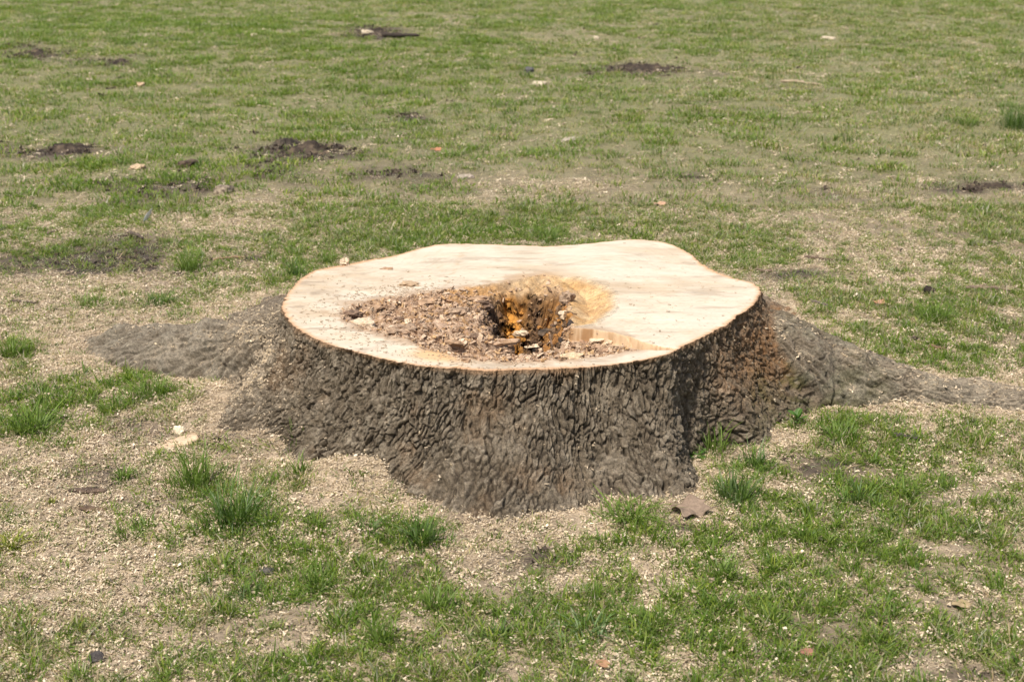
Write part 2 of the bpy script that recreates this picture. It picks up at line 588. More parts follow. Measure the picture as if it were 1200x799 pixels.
gx = axis(-300, 300, -1.9, 1.9, 0.011, 1.025)
gy = axis(-20, 400, 2.1, 5.4, 0.011, 1.012)
XX, YY = np.meshgrid(gx, gy)
ZZ = gz(XX, YY)
g, ch, so, dr_, sd_ = cover(XX, YY)
ZZ = ZZ + 0.006 * so * fbm(XX * 25, YY * 25, 130, 3) * ss(12, 6, YY)
earth = C3(.155, .118, .080)
dark = C3(.075, .056, .043)
thatch = C3(.30, .235, .145)
sand = C3(.47, .362, .25)
col = np.broadcast_to(earth, XX.shape + (3,)).copy()
nf = fbm(XX * 14, YY * 14, 140, 4)
col = mix(col, thatch, np.clip(0.45 + 0.5 * nf + 0.2 * g, 0, 1))
col = mix(col, sand, np.clip(ch * (0.58 + 0.6 * fbm(XX * 20, YY * 20, 144, 3)), 0, 0.95))
col = mix(col, C3(.17, .18, .07), np.clip((.22 + g * 0.5) * ss(5, 9, YY), 0, .7))
col = mix(col, dark, np.clip(so * 1.5 * (0.8 + 0.7 * nf), 0, 1))
M_GROUND = material('ground', rough_surface(38, 190, 0.36, 1.0, 0.006, 0.95))
co = np.stack([XX, YY, ZZ], -1).reshape(-1, 3)
ground = link('ground', mesh_np('ground', co, grid_faces(len(gy), len(gx)), col.reshape(-1, 3), True, M_GROUND))
tag(ground, kind='structure')
del XX, YY, ZZ, col, co

# ------------------------------------------------------------------ stump: bark
# angular samples, dense where the trunk faces the open lawn
tg = np.linspace(-np.pi, np.pi, 6001)
front = 0.16 + 1.0 * (ss(0.85, 0.60, np.sin(tg)) + 0) + 0.9 * np.exp(-((tg - 0.06) / .10) ** 2) + 1.2 * np.exp(-((tg - 2.70) / .16) ** 2)
cdf = np.cumsum(front)
cdf = (cdf - cdf[0]) / (cdf[-1] - cdf[0])
NT = 1700
TH = np.interp(np.arange(NT) / NT, cdf, tg)

NA, NB = 150, 120
r0 = R_RIM(TH)
r1 = R_BASE(TH)
r1 = np.maximum(r1, r0 + 0.03)
ang = lambda c, w: np.exp(-(((TH - c + np.pi) % (2 * np.pi) - np.pi) / w) ** 2)
rout = r1 + 0.05 + 1.05 * ss(.05, .65, ang(0.03, .20)) + 0.95 * ss(.05, .65, ang(2.75, .26))
zr = H - slab_drop(CX + (r0 - .01) * np.cos(TH), CY + (r0 - .01) * np.sin(TH))
t = np.linspace(0, 1.12, NA)[:, None]
fl = (r1 - r0)[None, :]
wide = ss(.12, .35, fl)
prof = (0.22 + 0.25 * wide) * t + (0.78 - 0.25 * wide) * t ** 2.3
rrA = r0 + fl * prof
zA = zr * (1 - t)
tb = np.linspace(0, 1, NB + 1)[1:, None]
rrB = rrA[-1] + (np.maximum(rout, rrA[-1] + .02) - rrA[-1]) * tb
zB = np.broadcast_to(zA[-1], rrB.shape) - 0.01 * tb
Rg = np.vstack([rrA, rrB])
Zg = np.vstack([zA, zB])
THg = np.broadcast_to(TH, Rg.shape)
Xg = CX + Rg * np.cos(THg)
Yg = CY + Rg * np.sin(THg)
zl = root_z(Xg, Yg, LR, 200)
zrr = root_z(Xg, Yg, RR, 220)
rootm_l = zl - Zg
rootm_r = zrr - Zg
lift = smax(smax(Zg, zl, .035), zrr, .035)
edge = ss(0.0, 0.10, t)
blend = np.vstack([edge * np.ones_like(rrA), np.ones_like(rrB)])
Zs = Zg + (lift - Zg) * blend
# path length down the bark
dl_ = np.sqrt(np.diff(Xg, axis=0) ** 2 + np.diff(Yg, axis=0) ** 2 + np.diff(Zs, axis=0) ** 2)
V = np.vstack([np.zeros((1, NT)), np.cumsum(dl_, 0)])
U = THg * (0.70 + 0.30 * ss(0, 1.2, V)) + 0.0
# seam at +-pi falls in the left flank: use a folded coordinate free of a jump
U = np.where(THg < -np.pi + 0.0, U, U)
TT = (THg - 1.2) % (2 * np.pi)          # seam moved to the hidden back
dth = (np.roll(TT[0], -1) - TT[0]) % (2 * np.pi)
o_ = np.argsort(TT[0])
arc = np.zeros(NT)
arc[o_] = np.cumsum(((.55 * r0 + .45 * np.minimum(r1, 1.05)) * dth)[o_])
U = np.broadcast_to(arc, Rg.shape).copy()
P3 = np.stack([Xg, Yg, Zs], -1)


def normals(P):
    du = np.roll(P, -1, 1) - np.roll(P, 1, 1)
    dv = np.gradient(P, axis=0)
    n = np.cross(dv, du)
    n /= np.linalg.norm(n, axis=-1, keepdims=True) + 1e-12
    return n


Nn = normals(P3)
if Nn[60, 0, 0] * math.cos(TH[0]) + Nn[60, 0, 1] * math.sin(TH[0]) < 0:
    Nn = -Nn
# smooth the normals so that displacement does not fold
for _ in range(3):
    Nn = (Nn + np.roll(Nn, 3, 1) + np.roll(Nn, -3, 1)) / 3
Nn /= np.linalg.norm(Nn, axis=-1, keepdims=True)

slant = 0.22 * np.exp(-((TT - 2.6) / .5) ** 2)


def bark_pattern(U, V, sl, fade):
    big = fbm(U * 5, V * 2.2, 340, 3)
    Uw = U + sl * V * .5 + 0.030 * fbm(U * 6, V * 5, 300, 3) + .010 * vn(U * 16, V * 9, 305) + 0.006 * fbm(U * 34, V * 26, 303, 3)
    Vw = V + 0.040 * fbm(U * 9, V * 7, 306, 3) + 0.007 * fbm(U * 38, V * 34, 309, 3)
    furrow = 1 - np.abs(fbm(Uw * 21, Vw * 7.0, 312, 3, .5)) * 2.2
    f1, f2, idc, ox1, oy1 = voro(Uw / 0.0140, Vw / 0.030, 320, .95, True)
    g1, g2, idd, ox2, oy2 = voro(Uw / 0.0085 + 3.3, Vw / 0.0150, 330, .95, True)
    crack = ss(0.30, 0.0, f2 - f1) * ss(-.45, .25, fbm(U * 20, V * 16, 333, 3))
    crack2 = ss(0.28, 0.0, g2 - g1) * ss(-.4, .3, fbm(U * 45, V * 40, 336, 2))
    disp = (-0.0100 * ss(0.40, 1.0, furrow) * ss(-.5, .1, fbm(U * 9, V * 9, 315, 2)) * fade - 0.0105 * crack * (0.4 + 0.6 * _h(np.floor(idc * 999), np.floor(idc * 77), 2)) - 0.0034 * crack2
            + 0.0060 * (idc - .5) + 0.0028 * (idd - .5) + 0.016 * big + .011 * ox1 * ((idc * 7.13) % 1 - .5) + .016 * oy1 * ((idc * 3.77) % 1 - .45) + .008 * ox2 * ((idd * 5.3) % 1 - .5) + .010 * oy2 * ((idd * 9.1) % 1 - .45) + 0.0075 * (.25 - np.abs(fbm(Uw * 62, Vw * 26, 350, 3, .6))) + .0022 * fbm(U * 110, V * 95, 352, 2) - .004 * np.abs(fbm(U * 28, V * 20, 355, 3)))
    return disp, crack, idc, idd


rootness = ss(-0.01, 0.05, np.maximum(rootm_l, rootm_r)) * blend
pxg, pyg = topx(P3[..., 0], P3[..., 1], P3[..., 2])
dA, crA, icA, idA = bark_pattern(U, V, slant, 1.0)
dB, crB, icB, idB = bark_pattern(Yg * 1.0 + .25 * Xg + 9, Xg * .5 + 5, 0.0, 1.0)
disp = dA * (1 - rootness) + dB * rootness
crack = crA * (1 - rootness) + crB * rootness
idc = np.where(rootness > .5, icB, icA)
idd = np.where(rootness > .5, idB, idA)
# long buttress folds fanning down the front
fan = fbm(TT * 5.5, V * 1.2, 360, 2)
disp = disp + 0.030 * fan * ss(0.04, 0.30, V) * (1 - 0.7 * rootness)
disp = disp * (1 - 0.05 * rootness)
rimfade = np.vstack([ss(0.0, 0.05, t) * np.ones_like(rrA), np.ones_like(rrB)])
hor = np.stack([np.cos(THg), np.sin(THg), np.zeros_like(THg)], -1)
dvec = hor * (1 - rimfade[..., None]) + Nn * rimfade[..., None]
disp = disp + rootness * (.034 * fbm(Xg * 7, Yg * 9, 396, 2))
disp = disp * (.45 + .55 * np.vstack([ss(0.0, 0.06, t) * np.ones_like(rrA), np.ones_like(rrB)]))
Pb = P3 + dvec * disp[..., None]
Pb[0, :, 2] = zr
bn = normals(Pb)
if bn[60, 0, 0] * math.cos(TH[0]) + bn[60, 0, 1] * math.sin(TH[0]) < 0:
    bn = -bn

# bark colours: plates differ, rust patch on the right shoulder, moss, settled sawdust
n_a = fbm(U * 7, V * 7, 370, 4)
n_b = fbm(U * 34, V * 28, 374, 4, .7)
bc = np.broadcast_to(C3(.195, .152, .102), U.shape + (3,)).copy()
bc = mix(bc, C3(.37, .305, .22), np.clip(idc * .8 - .15 + 1.1 * n_b, 0, 1))
bc = mix(bc, C3(.095, .070, .044), np.clip(.5 * (1 - idd) + .4 * n_b - .1, 0, .8))
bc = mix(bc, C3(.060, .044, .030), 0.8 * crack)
bc = mix(bc, C3(.24, .145, .075), np.clip(ss(.15, .6, n_a + .25 * n_b) * .45, 0, 1))
rust = (1 - .8 * rootness) * np.exp(-(((pxg - 920) / 45) ** 2 + ((pyg - 400) / 55) ** 2)) + .5 * np.exp(-(((pxg - 870) / 40) ** 2 + ((pyg - 430) / 50) ** 2))
bc = mix(bc, C3(.33, .155, .055), np.clip(rust * (0.75 + 1.3 * n_b + .6 * (idd - .4)), 0, .85) * .7)
moss = .45 * ss(.2, .8, rootness) * ss(860, 960, pxg) * ss(1180, 1000, pxg) + np.exp(-(((pxg - 945) / 28) ** 2 + ((pyg - 445) / 40) ** 2)) + np.exp(-(((pxg - 995) / 40) ** 2 + ((pyg - 455) / 22) ** 2)) + .6 * np.exp(-(((pxg - 890) / 16) ** 2 + ((pyg - 470) / 40) ** 2)) + .35 * np.exp(-(((pxg - 115) / 30) ** 2 + ((pyg - 385) / 12) ** 2))
bc = mix(bc, C3(.085, .090, .022), np.clip(moss * (0.5 + 1.5 * n_b + n_a), 0, .8))
greyr = ss(.2, .9, rootness)
bc = mix(bc, C3(.30, .258, .192), greyr * np.clip(.6 + .9 * n_b, 0, 1) * .75)
dustz = ss(0.15, 0.85, bn[..., 2]) * (np.clip(1.05 * np.exp(-(((pxg - 290) / 55) ** 2 + ((pyg - 440) / 60) ** 2)), 0, 1) + .45 * rootness * ss(950, 1150, pxg) + .42 * rootness * ss(.0, .35, fbm(Xg * 14, Yg * 55, 388, 3)) + .03)
dust = np.clip(dustz * (0.62 + 1.3 * fbm(Xg * 60, Yg * 60, 380, 4, .7) + .8 * fbm(U * 10, V * 5, 386, 2)), 0, .92)
bc = mix(bc, C3(.46, .37, .26), dust)
fleck = ss(.35, .75, fbm(U * 110, V * 80, 392, 2)) * ss(-.2, .4, n_b)
bc = mix(bc, C3(.44, .37, .27), fleck * .6)
# fresh orange edge just under the cut
lipm = ss(.018, .0, V + .006 * n_b) * .55
bc = mix(bc, C3(.34, .19, .09), lipm)
bc = np.clip(bc, .012, .8)

SEAM = None
stump = bpy.data.objects.new('tree_stump', None)
COL.objects.link(stump)
stump.location = (CX, CY, 0)
tag(stump, 'broad low sawn tree stump with rough bark and a rotten hollow in its cut face', 'tree stump')
SO = np.array([CX, CY, 0.0])


def split_link(name, co, faces, cols, vnorm, mat, keep, parent):
    f = faces[keep]
    used = np.unique(f)
    remap = np.full(len(co), -1, np.int64)
    remap[used] = np.arange(len(used))
    me = mesh_np(name, co[used] - SO, remap[f], cols[used], True, mat)
    me.normals_split_custom_set_from_vertices(vnorm[used].tolist())
    return link(name, me, parent)


nrows = Pb.shape[0]
fb = grid_faces(nrows, NT, True)
cob = Pb.reshape(-1, 3)
bnf = bn.reshape(-1, 3)
ml = (rootm_l * blend).reshape(-1)
mr = (rootm_r * blend).reshape(-1)
rg = Rg.reshape(-1)
# skip what lies buried well under the turf
buried = (cob[:, 2] < gz(cob[:, 0], cob[:, 1]) - 0.03)
keepf = ~(buried[fb].all(1))
lf = (ml[fb].mean(1) > 0.0) & (cob[fb[:, 0], 0] < -0.80)
rf = (mr[fb].mean(1) > 0.0) & (cob[fb[:, 0], 0] > 0.86)
fb_or = fb[:, ::-1]
# face winding outward
v0, v1, v2 = cob[fb[5000, 0]], cob[fb[5000, 1]], cob[fb[5000, 2]]
if np.dot(np.cross(v1 - v0, v2 - v0), bnf[fb[5000, 0]]) > 0:
    fb_or = fb
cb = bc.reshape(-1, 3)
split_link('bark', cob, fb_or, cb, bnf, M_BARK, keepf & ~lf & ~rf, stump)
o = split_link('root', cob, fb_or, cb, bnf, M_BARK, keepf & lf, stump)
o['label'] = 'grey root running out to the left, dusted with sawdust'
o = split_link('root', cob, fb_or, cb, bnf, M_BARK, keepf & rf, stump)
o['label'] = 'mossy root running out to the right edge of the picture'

# ------------------------------------------------------------------ stump: cut face and hollow
NR = 280
s_ = np.interp(np.linspace(0, 1, NR), [0, .10, .42, 1.0], [0, .055, .20, 1.0])
rimR = np.hypot(Pb[0, :, 0] - CX, Pb[0, :, 1] - CY)
Rc = s_[:, None] * rimR[None, :]
THc = np.broadcast_to(TH, Rc.shape)
Xc = CX + Rc * np.cos(THc)
Yc = CY + Rc * np.sin(THc)
PIT = poly([(566, 352), (574, 341), (590, 335), (615, 333), (640, 334), (655, 338), (663, 350), (668, 365), (668, 380), (655, 391), (620, 396), (590, 392), (572, 378), (562, 365)], H)
OCH = poly([(640, 322), (680, 325), (712, 334), (727, 347), (727, 362), (712, 374), (700, 382), (664, 385), (655, 360), (650, 335)], H)
ROT = poly([(398, 366), (412, 357), (440, 352), (480, 347), (520, 341), (560, 335), (600, 326), (640, 322), (665, 330), (668, 350), (668, 384), (712, 389),
            (735, 396), (742, 402), (700, 407), (660, 411), (600, 413), (560, 412), (535, 411), (505, 406), (480, 398), (455, 394), (430, 386), (404, 375)], H)
for pass_ in (0, 1):
    wxc = Xc + 0.012 * fbm(Xc * 22, Yc * 22, 400, 3) + .006 * fbm(Xc * 70, Yc * 20, 402, 2)
    wyc = Yc + 0.020 * fbm(Xc * 22, Yc * 14, 404, 3)
    dp = sdf(wxc, wyc, PIT)
    do = sdf(Xc + .008 * fbm(Xc * 15, Yc * 15, 406, 3), Yc + .012 * fbm(Xc * 15, Yc * 15, 408, 3), OCH)
    dr2 = sdf(wxc, wyc + .006 * fbm(Xc * 40, Yc * 40, 407, 2), ROT)
    pxc, pyc = topx(Xc, Yc, H)
    drop = slab_drop(Xc, Yc)
    inrot = ss(0.008, -0.012, dr2)
    inpit = ss(0.012, -0.03, dp)
    inoch = ss(0.0, -0.02, do)
    rough_n = fbm(Xc * 30, Yc * 30, 410, 5, .6)
    f1c, f2c, idr = voro(Xc / .022 + .4 * rough_n, Yc / .030 + .3 * rough_n, 420)
    h1c, h2c, idr2 = voro(Xc / .008, Yc / .010, 424)
    zc = H - drop
    zc = zc + 0.0010 * fbm(Xc * 9, Yc * 130, 430, 3) * (1 - inrot) + .0012 * fbm(Xc * 6, Yc * 20, 431, 3) + .004 * fbm(Xc * 3, Yc * 3, 437, 2)
    zc = zc - inrot * (0.008 + 0.018 * ss(0.0, -0.07, dr2) - 0.012 * rough_n - 0.016 * (idr - .5) - .006 * (idr2 - .5)) * (0.35 + .65 * ss(0.0, .04, -dr2 + .02 * idr))
    # slope of the ochre bowl, falling to the pit
    och_d = np.clip(-do, 0, .2)
    zc = zc - inoch * (0.05 * ss(0, .14, och_d)) * (1 - inpit) - .003 * inoch * fbm(Xc * 40, Yc * 40, 433, 4)
    pitdeep = ss(0.006, -0.034, dp) * 0.125 + ss(-.02, -.10, dp) * .09
    lump = 0.034 * fbm(Xc * 20, Yc * 20, 440, 5, .62) + .012 * (idr - .5) + .007 * (idr2 - .5)
    ledge = 0.035 * ss(.0, .4, fbm(Xc * 9 + 4, Yc * 9, 444, 2)) * ss(0, -.03, dp)
    zc = zc - pitdeep + inpit * (lump + ledge)
    front_rise = ss(372, 396, pyc) * inpit
    zc = zc + 0.045 * front_rise * ss(.0, .05, -dp)
    # undermined crack at the foot of the split
    dsp = polydist(Xc, Yc, SPLIT[3:-1])
    zc = zc - 0.030 * ss(.006, .001, dsp) * ss(730, 745, pxc) * ss(800, 780, pxc)
    # the thin rim of the cut wears down slightly
    zc[-1] = zr
    zc[0] = zc[0].mean()
    Pc = np.stack([Xc, Yc, zc], -1)
    cn = normals(Pc)
    cn = np.where(cn[..., 2:3] < 0, -cn, cn)
    wn1 = fbm(Xc * 26 + zc * 22, Yc * 26 - zc * 34, 446, 4, .6)
    wn2 = fbm(Xc * 70 - zc * 60, Yc * 70 + zc * 80, 448, 3, .6)
    Pc = Pc + cn * (ss(0.0, -.012, dp) * (.024 * wn1 + .010 * wn2 + .012 * (voro(Xc * 42 + zc * 30, Yc * 30 + zc * 55 + .3 * wn1, 449)[2] - .5)))[..., None]
    Pc[0] = Pc[0].mean(0)
    cn = normals(Pc)
    cn = np.where(cn[..., 2:3] < -.3, -cn, cn)
    zc = Pc[..., 2]
    cn[0] = (0, 0, 1)
    if pass_ == 0:
        # spread the rows evenly along the surface, so that steep walls keep their detail
        seg = np.sqrt(np.diff(Rc, axis=0) ** 2 + (1.2 * np.diff(zc, axis=0)) ** 2) + 1e-6
        k_ = 21
        seg = sum(np.roll(seg, q_, 1) for q_ in range(-(k_ // 2), k_ // 2 + 1)) / k_
        Lc = np.vstack([np.zeros((1, NT)), np.cumsum(seg, 0)])
        Lc /= Lc[-1]
        tgt = np.linspace(0, 1, NR)
        frac = Rc / Rc[-1]
        newf = np.stack([np.interp(tgt, Lc[:, j], frac[:, j]) for j in range(NT)], 1)
        Rc = newf * rimR[None, :]
        Xc = CX + Rc * np.cos(THc)
        Yc = CY + Rc * np.sin(THc)

# colours of the sawn face
cream = C3(.540, .452, .335)
cc = np.broadcast_to(cream, Xc.shape + (3,)).copy()
band = fbm(Xc * 5 + 1.5 * Yc, Yc * 9, 450, 5, .65)
cc = mix(cc, C3(.60, .525, .41), np.clip(.3 + .8 * band, 0, 1))
cc = mix(cc, C3(.44, .32, .20), np.clip(.05 - .9 * band + .5 * fbm(Xc * 5, Yc * 7, 452, 3), 0, 1) * .9)
rings = np.sin((Rc / rimR) * 150 + 3 * fbm(Xc * 3, Yc * 3, 455, 2))
cc = cc * (1 + 0.022 * rings * ss(-.2, .4, fbm(Xc * 3, Yc * 3, 457, 2)))[..., None]
# grey and brown smudges from the chain
sm = ss(.18, .50, fbm(Xc * 8, Yc * 18, 460, 5, .7)) * ss(640, 350, pxc) + .6 * ss(.25, .55, fbm(Xc * 5 + 7, Yc * 24, 465, 4, .65))
cc = mix(cc, C3(.33, .255, .18), np.clip(sm * 1.2, 0, 1) * .75)
# speckles of sawdust and dirt
sp1, sp2, sid = voro(Xc / .010, Yc / .010, 470)
speck = ss(.30, .10, sp1) * (sid > .965)
cc = mix(cc, C3(.26, .18, .12), speck * .7)
speck2 = ss(.35, .12, sp1) * (sid < .10)
cc = mix(cc, C3(.50, .34, .18), speck2 * .6)
# halo of crumbs round the rot
halo = ss(.085, 0, dr2) * ss(-.1, .5, fbm(Xc * 20, Yc * 30, 474, 4, .65) + .45 * ss(.05, 0, dr2))
cc = mix(cc, C3(.37, .25, .155), halo * .8)
stain = np.exp(-(((pxc - 510) / 26) ** 2 + ((pyc - 412) / 6) ** 2))
cc = mix(cc, C3(.62, .38, .17), np.clip(stain * 1.3, 0, .75))
line = np.exp(-((pxc - (548 - (pyc - 287) * .55)) / 2.6) ** 2) * ss(283, 290, pyc) * ss(345, 325, pyc) * ss(-.1, .3, fbm(Xc * 60, Yc * 60, 476, 2))
cc = mix(cc, C3(.45, .34, .22), np.clip(line, 0, .7))
for chk in ([(736, 337), (748, 343), (762, 349), (778, 345), (800, 342)], [(762, 349), (775, 356)], [(700, 300), (735, 304)], [(690, 372), (760, 380), (800, 378)],
            [(350, 372), (390, 370)], [(520, 300), (500, 312)], [(850, 350), (800, 356)]):
    dchk = polydist(Xc + .01 * fbm(Xc * 20, Yc * 20, 490, 2), Yc + .008 * fbm(Xc * 30, Yc * 20, 492, 2), poly(chk, H))
    cc = mix(cc, C3(.33, .23, .15), ss(.0035, .0008, dchk) * .6 * ss(-.2, .2, fbm(Xc * 25, Yc * 25, 494, 2)))
# brown outer band: inner bark
rimm = (rimR[None, :] - Rc)
edgeb = ss(.020, .004, rimm + .006 * fbm(THc * 30, Rc * 10, 478, 3))
cc = mix(cc, C3(.58, .35, .19), edgeb * .8)
cc = mix(cc, C3(.30, .17, .09), ss(.006, .001, rimm) * .7)
# rotten wood
rc = np.broadcast_to(C3(.33, .21, .13), Xc.shape + (3,)).copy()
rc = mix(rc, C3(.45, .33, .235), np.clip(idr * 1.1 - .35 + .5 * rough_n, 0, 1))
rc = mix(rc, C3(.13, .080, .052), np.clip(.7 - 1.6 * idr2 - .5 * rough_n, 0, 1) * .8)
rc = mix(rc, C3(.52, .37, .20), np.exp(-(((pxc - 640) / 60) ** 2 + ((pyc - 328) / 8) ** 2)) * .8)
rc = mix(rc, C3(.46, .25, .085), np.clip(np.exp(-(((pxc - 560) / 45) ** 2 + ((pyc - 338) / 9) ** 2)) * 1.2 + .6 * rough_n * 1, 0, .8) * .9)
cc = mix(cc, rc, inrot)
# ochre powder slope
oc = mix(np.broadcast_to(C3(.56, .345, .14), Xc.shape + (3,)), C3(.40, .205, .06), np.clip(.35 + 1.2 * fbm(Xc * 28, Yc * 34, 480, 4), 0, 1))
oc = mix(oc, C3(.58, .43, .26), np.clip(.5 * ss(.03, .0, -do) + .7 * fbm(Xc * 15, Yc * 15, 483, 3), 0, 1))
cc = mix(cc, oc, ss(0.006, -0.045, do) * (1 - inpit) * .85)
backdust = .8 * np.exp(-(((pxc - 640) / 45) ** 2 + ((pyc - 327) / 6) ** 2))
cc = mix(cc, C3(.48, .31, .15), np.clip(backdust * (.6 + 1.3 * rough_n), 0, .75) * (1 - inpit))
# inside the pit: orange on the back wall, blackened middle, umber sides; shade painted in so it reads deep
pc = np.broadcast_to(C3(.19, .105, .045), Xc.shape + (3,)).copy()
pc = mix(pc, C3(.56, .25, .045), np.clip(np.exp(-(((pxc - 598) / 17) ** 2 + ((pyc - 352) / 26) ** 2)) * 1.6 + .35 * rough_n, 0, 1))
pc = mix(pc, C3(.42, .20, .055), np.clip(np.exp(-(((pxc - 645) / 20) ** 2 + ((pyc - 350) / 16) ** 2)) * 1.2 + .3 * rough_n, 0, .9))
pc = mix(pc, C3(.035, .028, .026), np.clip(np.exp(-(((pxc - 624) / 13) ** 2 + ((pyc - 356) / 18) ** 2)) * 1.5 + 1.2 * np.exp(-(((pxc - 650) / 26) ** 2 + ((pyc - 382) / 10) ** 2)) + .9 * np.exp(-(((pxc - 573) / 10) ** 2 + ((pyc - 356) / 14) ** 2)) + .5 * rough_n, 0, .95))  # black rot, plus painted shade on the left wall and in the depths
pc = mix(pc, C3(.20, .135, .09), np.clip(ss(595, 572, pxc) + .3 * rough_n, 0, .9))
pc = mix(pc, C3(.40, .29, .20), ss(384, 394, pyc) * np.clip(.5 + rough_n, 0, 1))
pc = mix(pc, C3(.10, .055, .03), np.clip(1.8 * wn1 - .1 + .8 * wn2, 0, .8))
pc = mix(pc, C3(.62, .33, .085), np.clip(-1.4 * wn2 - .25, 0, .7) * ss(640, 600, pxc))
cc = mix(cc, pc, ss(.006, -.010, dp))
# steep wall of the split stays fresh wood, brown near the hollow
wall = ss(.96, .7, cn[..., 2]) * ss(.02, .003, polydist(Xc, Yc, SPLIT))
wc = mix(np.broadcast_to(C3(.60, .42, .25), Xc.shape + (3,)), C3(.36, .20, .09), np.clip(ss(706, 694, pxc) * .8 + .9 * fbm(Xc * 150, Yc * 150, 495, 2), 0, 1))
cc = mix(cc, wc, np.clip(wall, 0, 1))
cc = np.clip(cc, .01, .92)

fc = grid_faces(NR, NT, True)
coc = Pc.reshape(-1, 3)
v0, v1, v2 = coc[fc[NT * (NR - 12) + 300]][:3]
if np.cross(v1 - v0, v2 - v0)[2] < 0:
    fc = fc[:, ::-1]
dmin = np.minimum(dr2, np.minimum(dp, do)).reshape(-1)
hol = dmin[fc].mean(1) < 0
slab = (slab_drop(Xc, Yc).reshape(-1)[fc].mean(1) > .0022) & ~hol & (topx(Xc, Yc, H)[1].reshape(-1)[fc].mean(1) > 385)
cnf = cn.reshape(-1, 3)
ccf = cc.reshape(-1, 3)
split_link('cut_face', coc, fc, ccf, cnf, M_WOOD, ~hol & ~slab, stump)
split_link('rotten_hollow', coc, fc, ccf, cnf, M_ROT, hol, stump)
o = split_link('split_slab', coc, fc, ccf, cnf, M_WOOD, slab, stump)
o['label'] = 'lower front slab of the cut face below the split'

_c_r = np.interp


def top_z(x, y):
    """height of the cut face at x, y, from the nearest sample"""
    th = math.atan2(y - CY, x - CX)
    r = math.hypot(x - CX, y - CY)
    j = int(np.argmin(np.abs((TH - th + np.pi) % (2 * np.pi) - np.pi)))
    i = int(np.argmin(np.abs(Rc[:, j] - r)))
    return float(zc[i, j])


# ------------------------------------------------------------------ instanced cover (grass, chips, crumbs)
def instancer_tree(coll):
    nt = bpy.data.node_groups.new('scatter', 'GeometryNodeTree')
    nt.interface.new_socket('Geometry', in_out='INPUT', socket_type='NodeSocketGeometry')
    nt.interface.new_socket('Geometry', in_out='OUTPUT', socket_type='NodeSocketGeometry')
    gi = nt.nodes.new('NodeGroupInput')
    go = nt.nodes.new('NodeGroupOutput')
    ip = nt.nodes.new('GeometryNodeInstanceOnPoints')
    ci = nt.nodes.new('GeometryNodeCollectionInfo')
    ci.inputs['Collection'].default_value = coll
    ci.inputs['Separate Children'].default_value = True
    ci.inputs['Reset Children'].default_value = True
    m2p = nt.nodes.new('GeometryNodeMeshToPoints')

    def attr(name, typ):
        a = nt.nodes.new('GeometryNodeInputNamedAttribute')
        a.data_type = typ
        a.inputs['Name'].default_value = name
        return a.outputs['Attribute']
    e2r = nt.nodes.new('FunctionNodeEulerToRotation')
    L = nt.links.new
    L(gi.outputs[0], m2p.inputs['Mesh'])
    L(m2p.outputs[0], ip.inputs['Points'])
    L(ci.outputs[0], ip.inputs['Instance'])
    ip.inputs['Pick Instance'].default_value = True
    L(attr('idx', 'INT'), ip.inputs['Instance Index'])
    L(attr('rot', 'FLOAT_VECTOR'), e2r.inputs[0])
    L(e2r.outputs[0], ip.inputs['Rotation'])
    L(attr('scl', 'FLOAT_VECTOR'), ip.inputs['Scale'])
    L(ip.outputs[0], go.inputs[0])
    return nt


def scatter(name, pts, rot, scl, idx, dry, variants, label, cat):
    """one object of stuff: points that carry the variants"""
    coll = bpy.data.collections.new(name + '_pieces')
    for v in variants:
        coll.objects.link(v)
    me = bpy.data.meshes.new(name)
    me.vertices.add(len(pts))
    me.vertices.foreach_set('co', np.asarray(pts, np.float32).ravel())
    a = me.attributes.new('rot', 'FLOAT_VECTOR', 'POINT')
    a.data.foreach_set('vector', np.asarray(rot, np.float32).ravel())
    a = me.attributes.new('scl', 'FLOAT_VECTOR', 'POINT')
    a.data.foreach_set('vector', np.asarray(scl, np.float32).ravel())
    a = me.attributes.new('idx', 'INT', 'POINT')
    a.data.foreach_set('value', np.asarray(idx, np.int32))
    a = me.attributes.new('dry', 'FLOAT', 'POINT')
    a.data.foreach_set('value', np.asarray(dry, np.float32))
    ob = link(name, me)
    md = ob.modifiers.new('scatter', 'NODES')
    md.node_group = instancer_tree(coll)
    tag(ob, label, cat, kind='stuff')
    return ob


GREENS = [(.142, .222, .024), (.180, .265, .033), (.112, .182, .022), (.240, .298, .050), (.162, .228, .052)]
STRAWS = [(.44, .38, .25), (.37, .30, .19), (.50, .45, .33), (.32, .26, .17), (.36, .36, .18)]


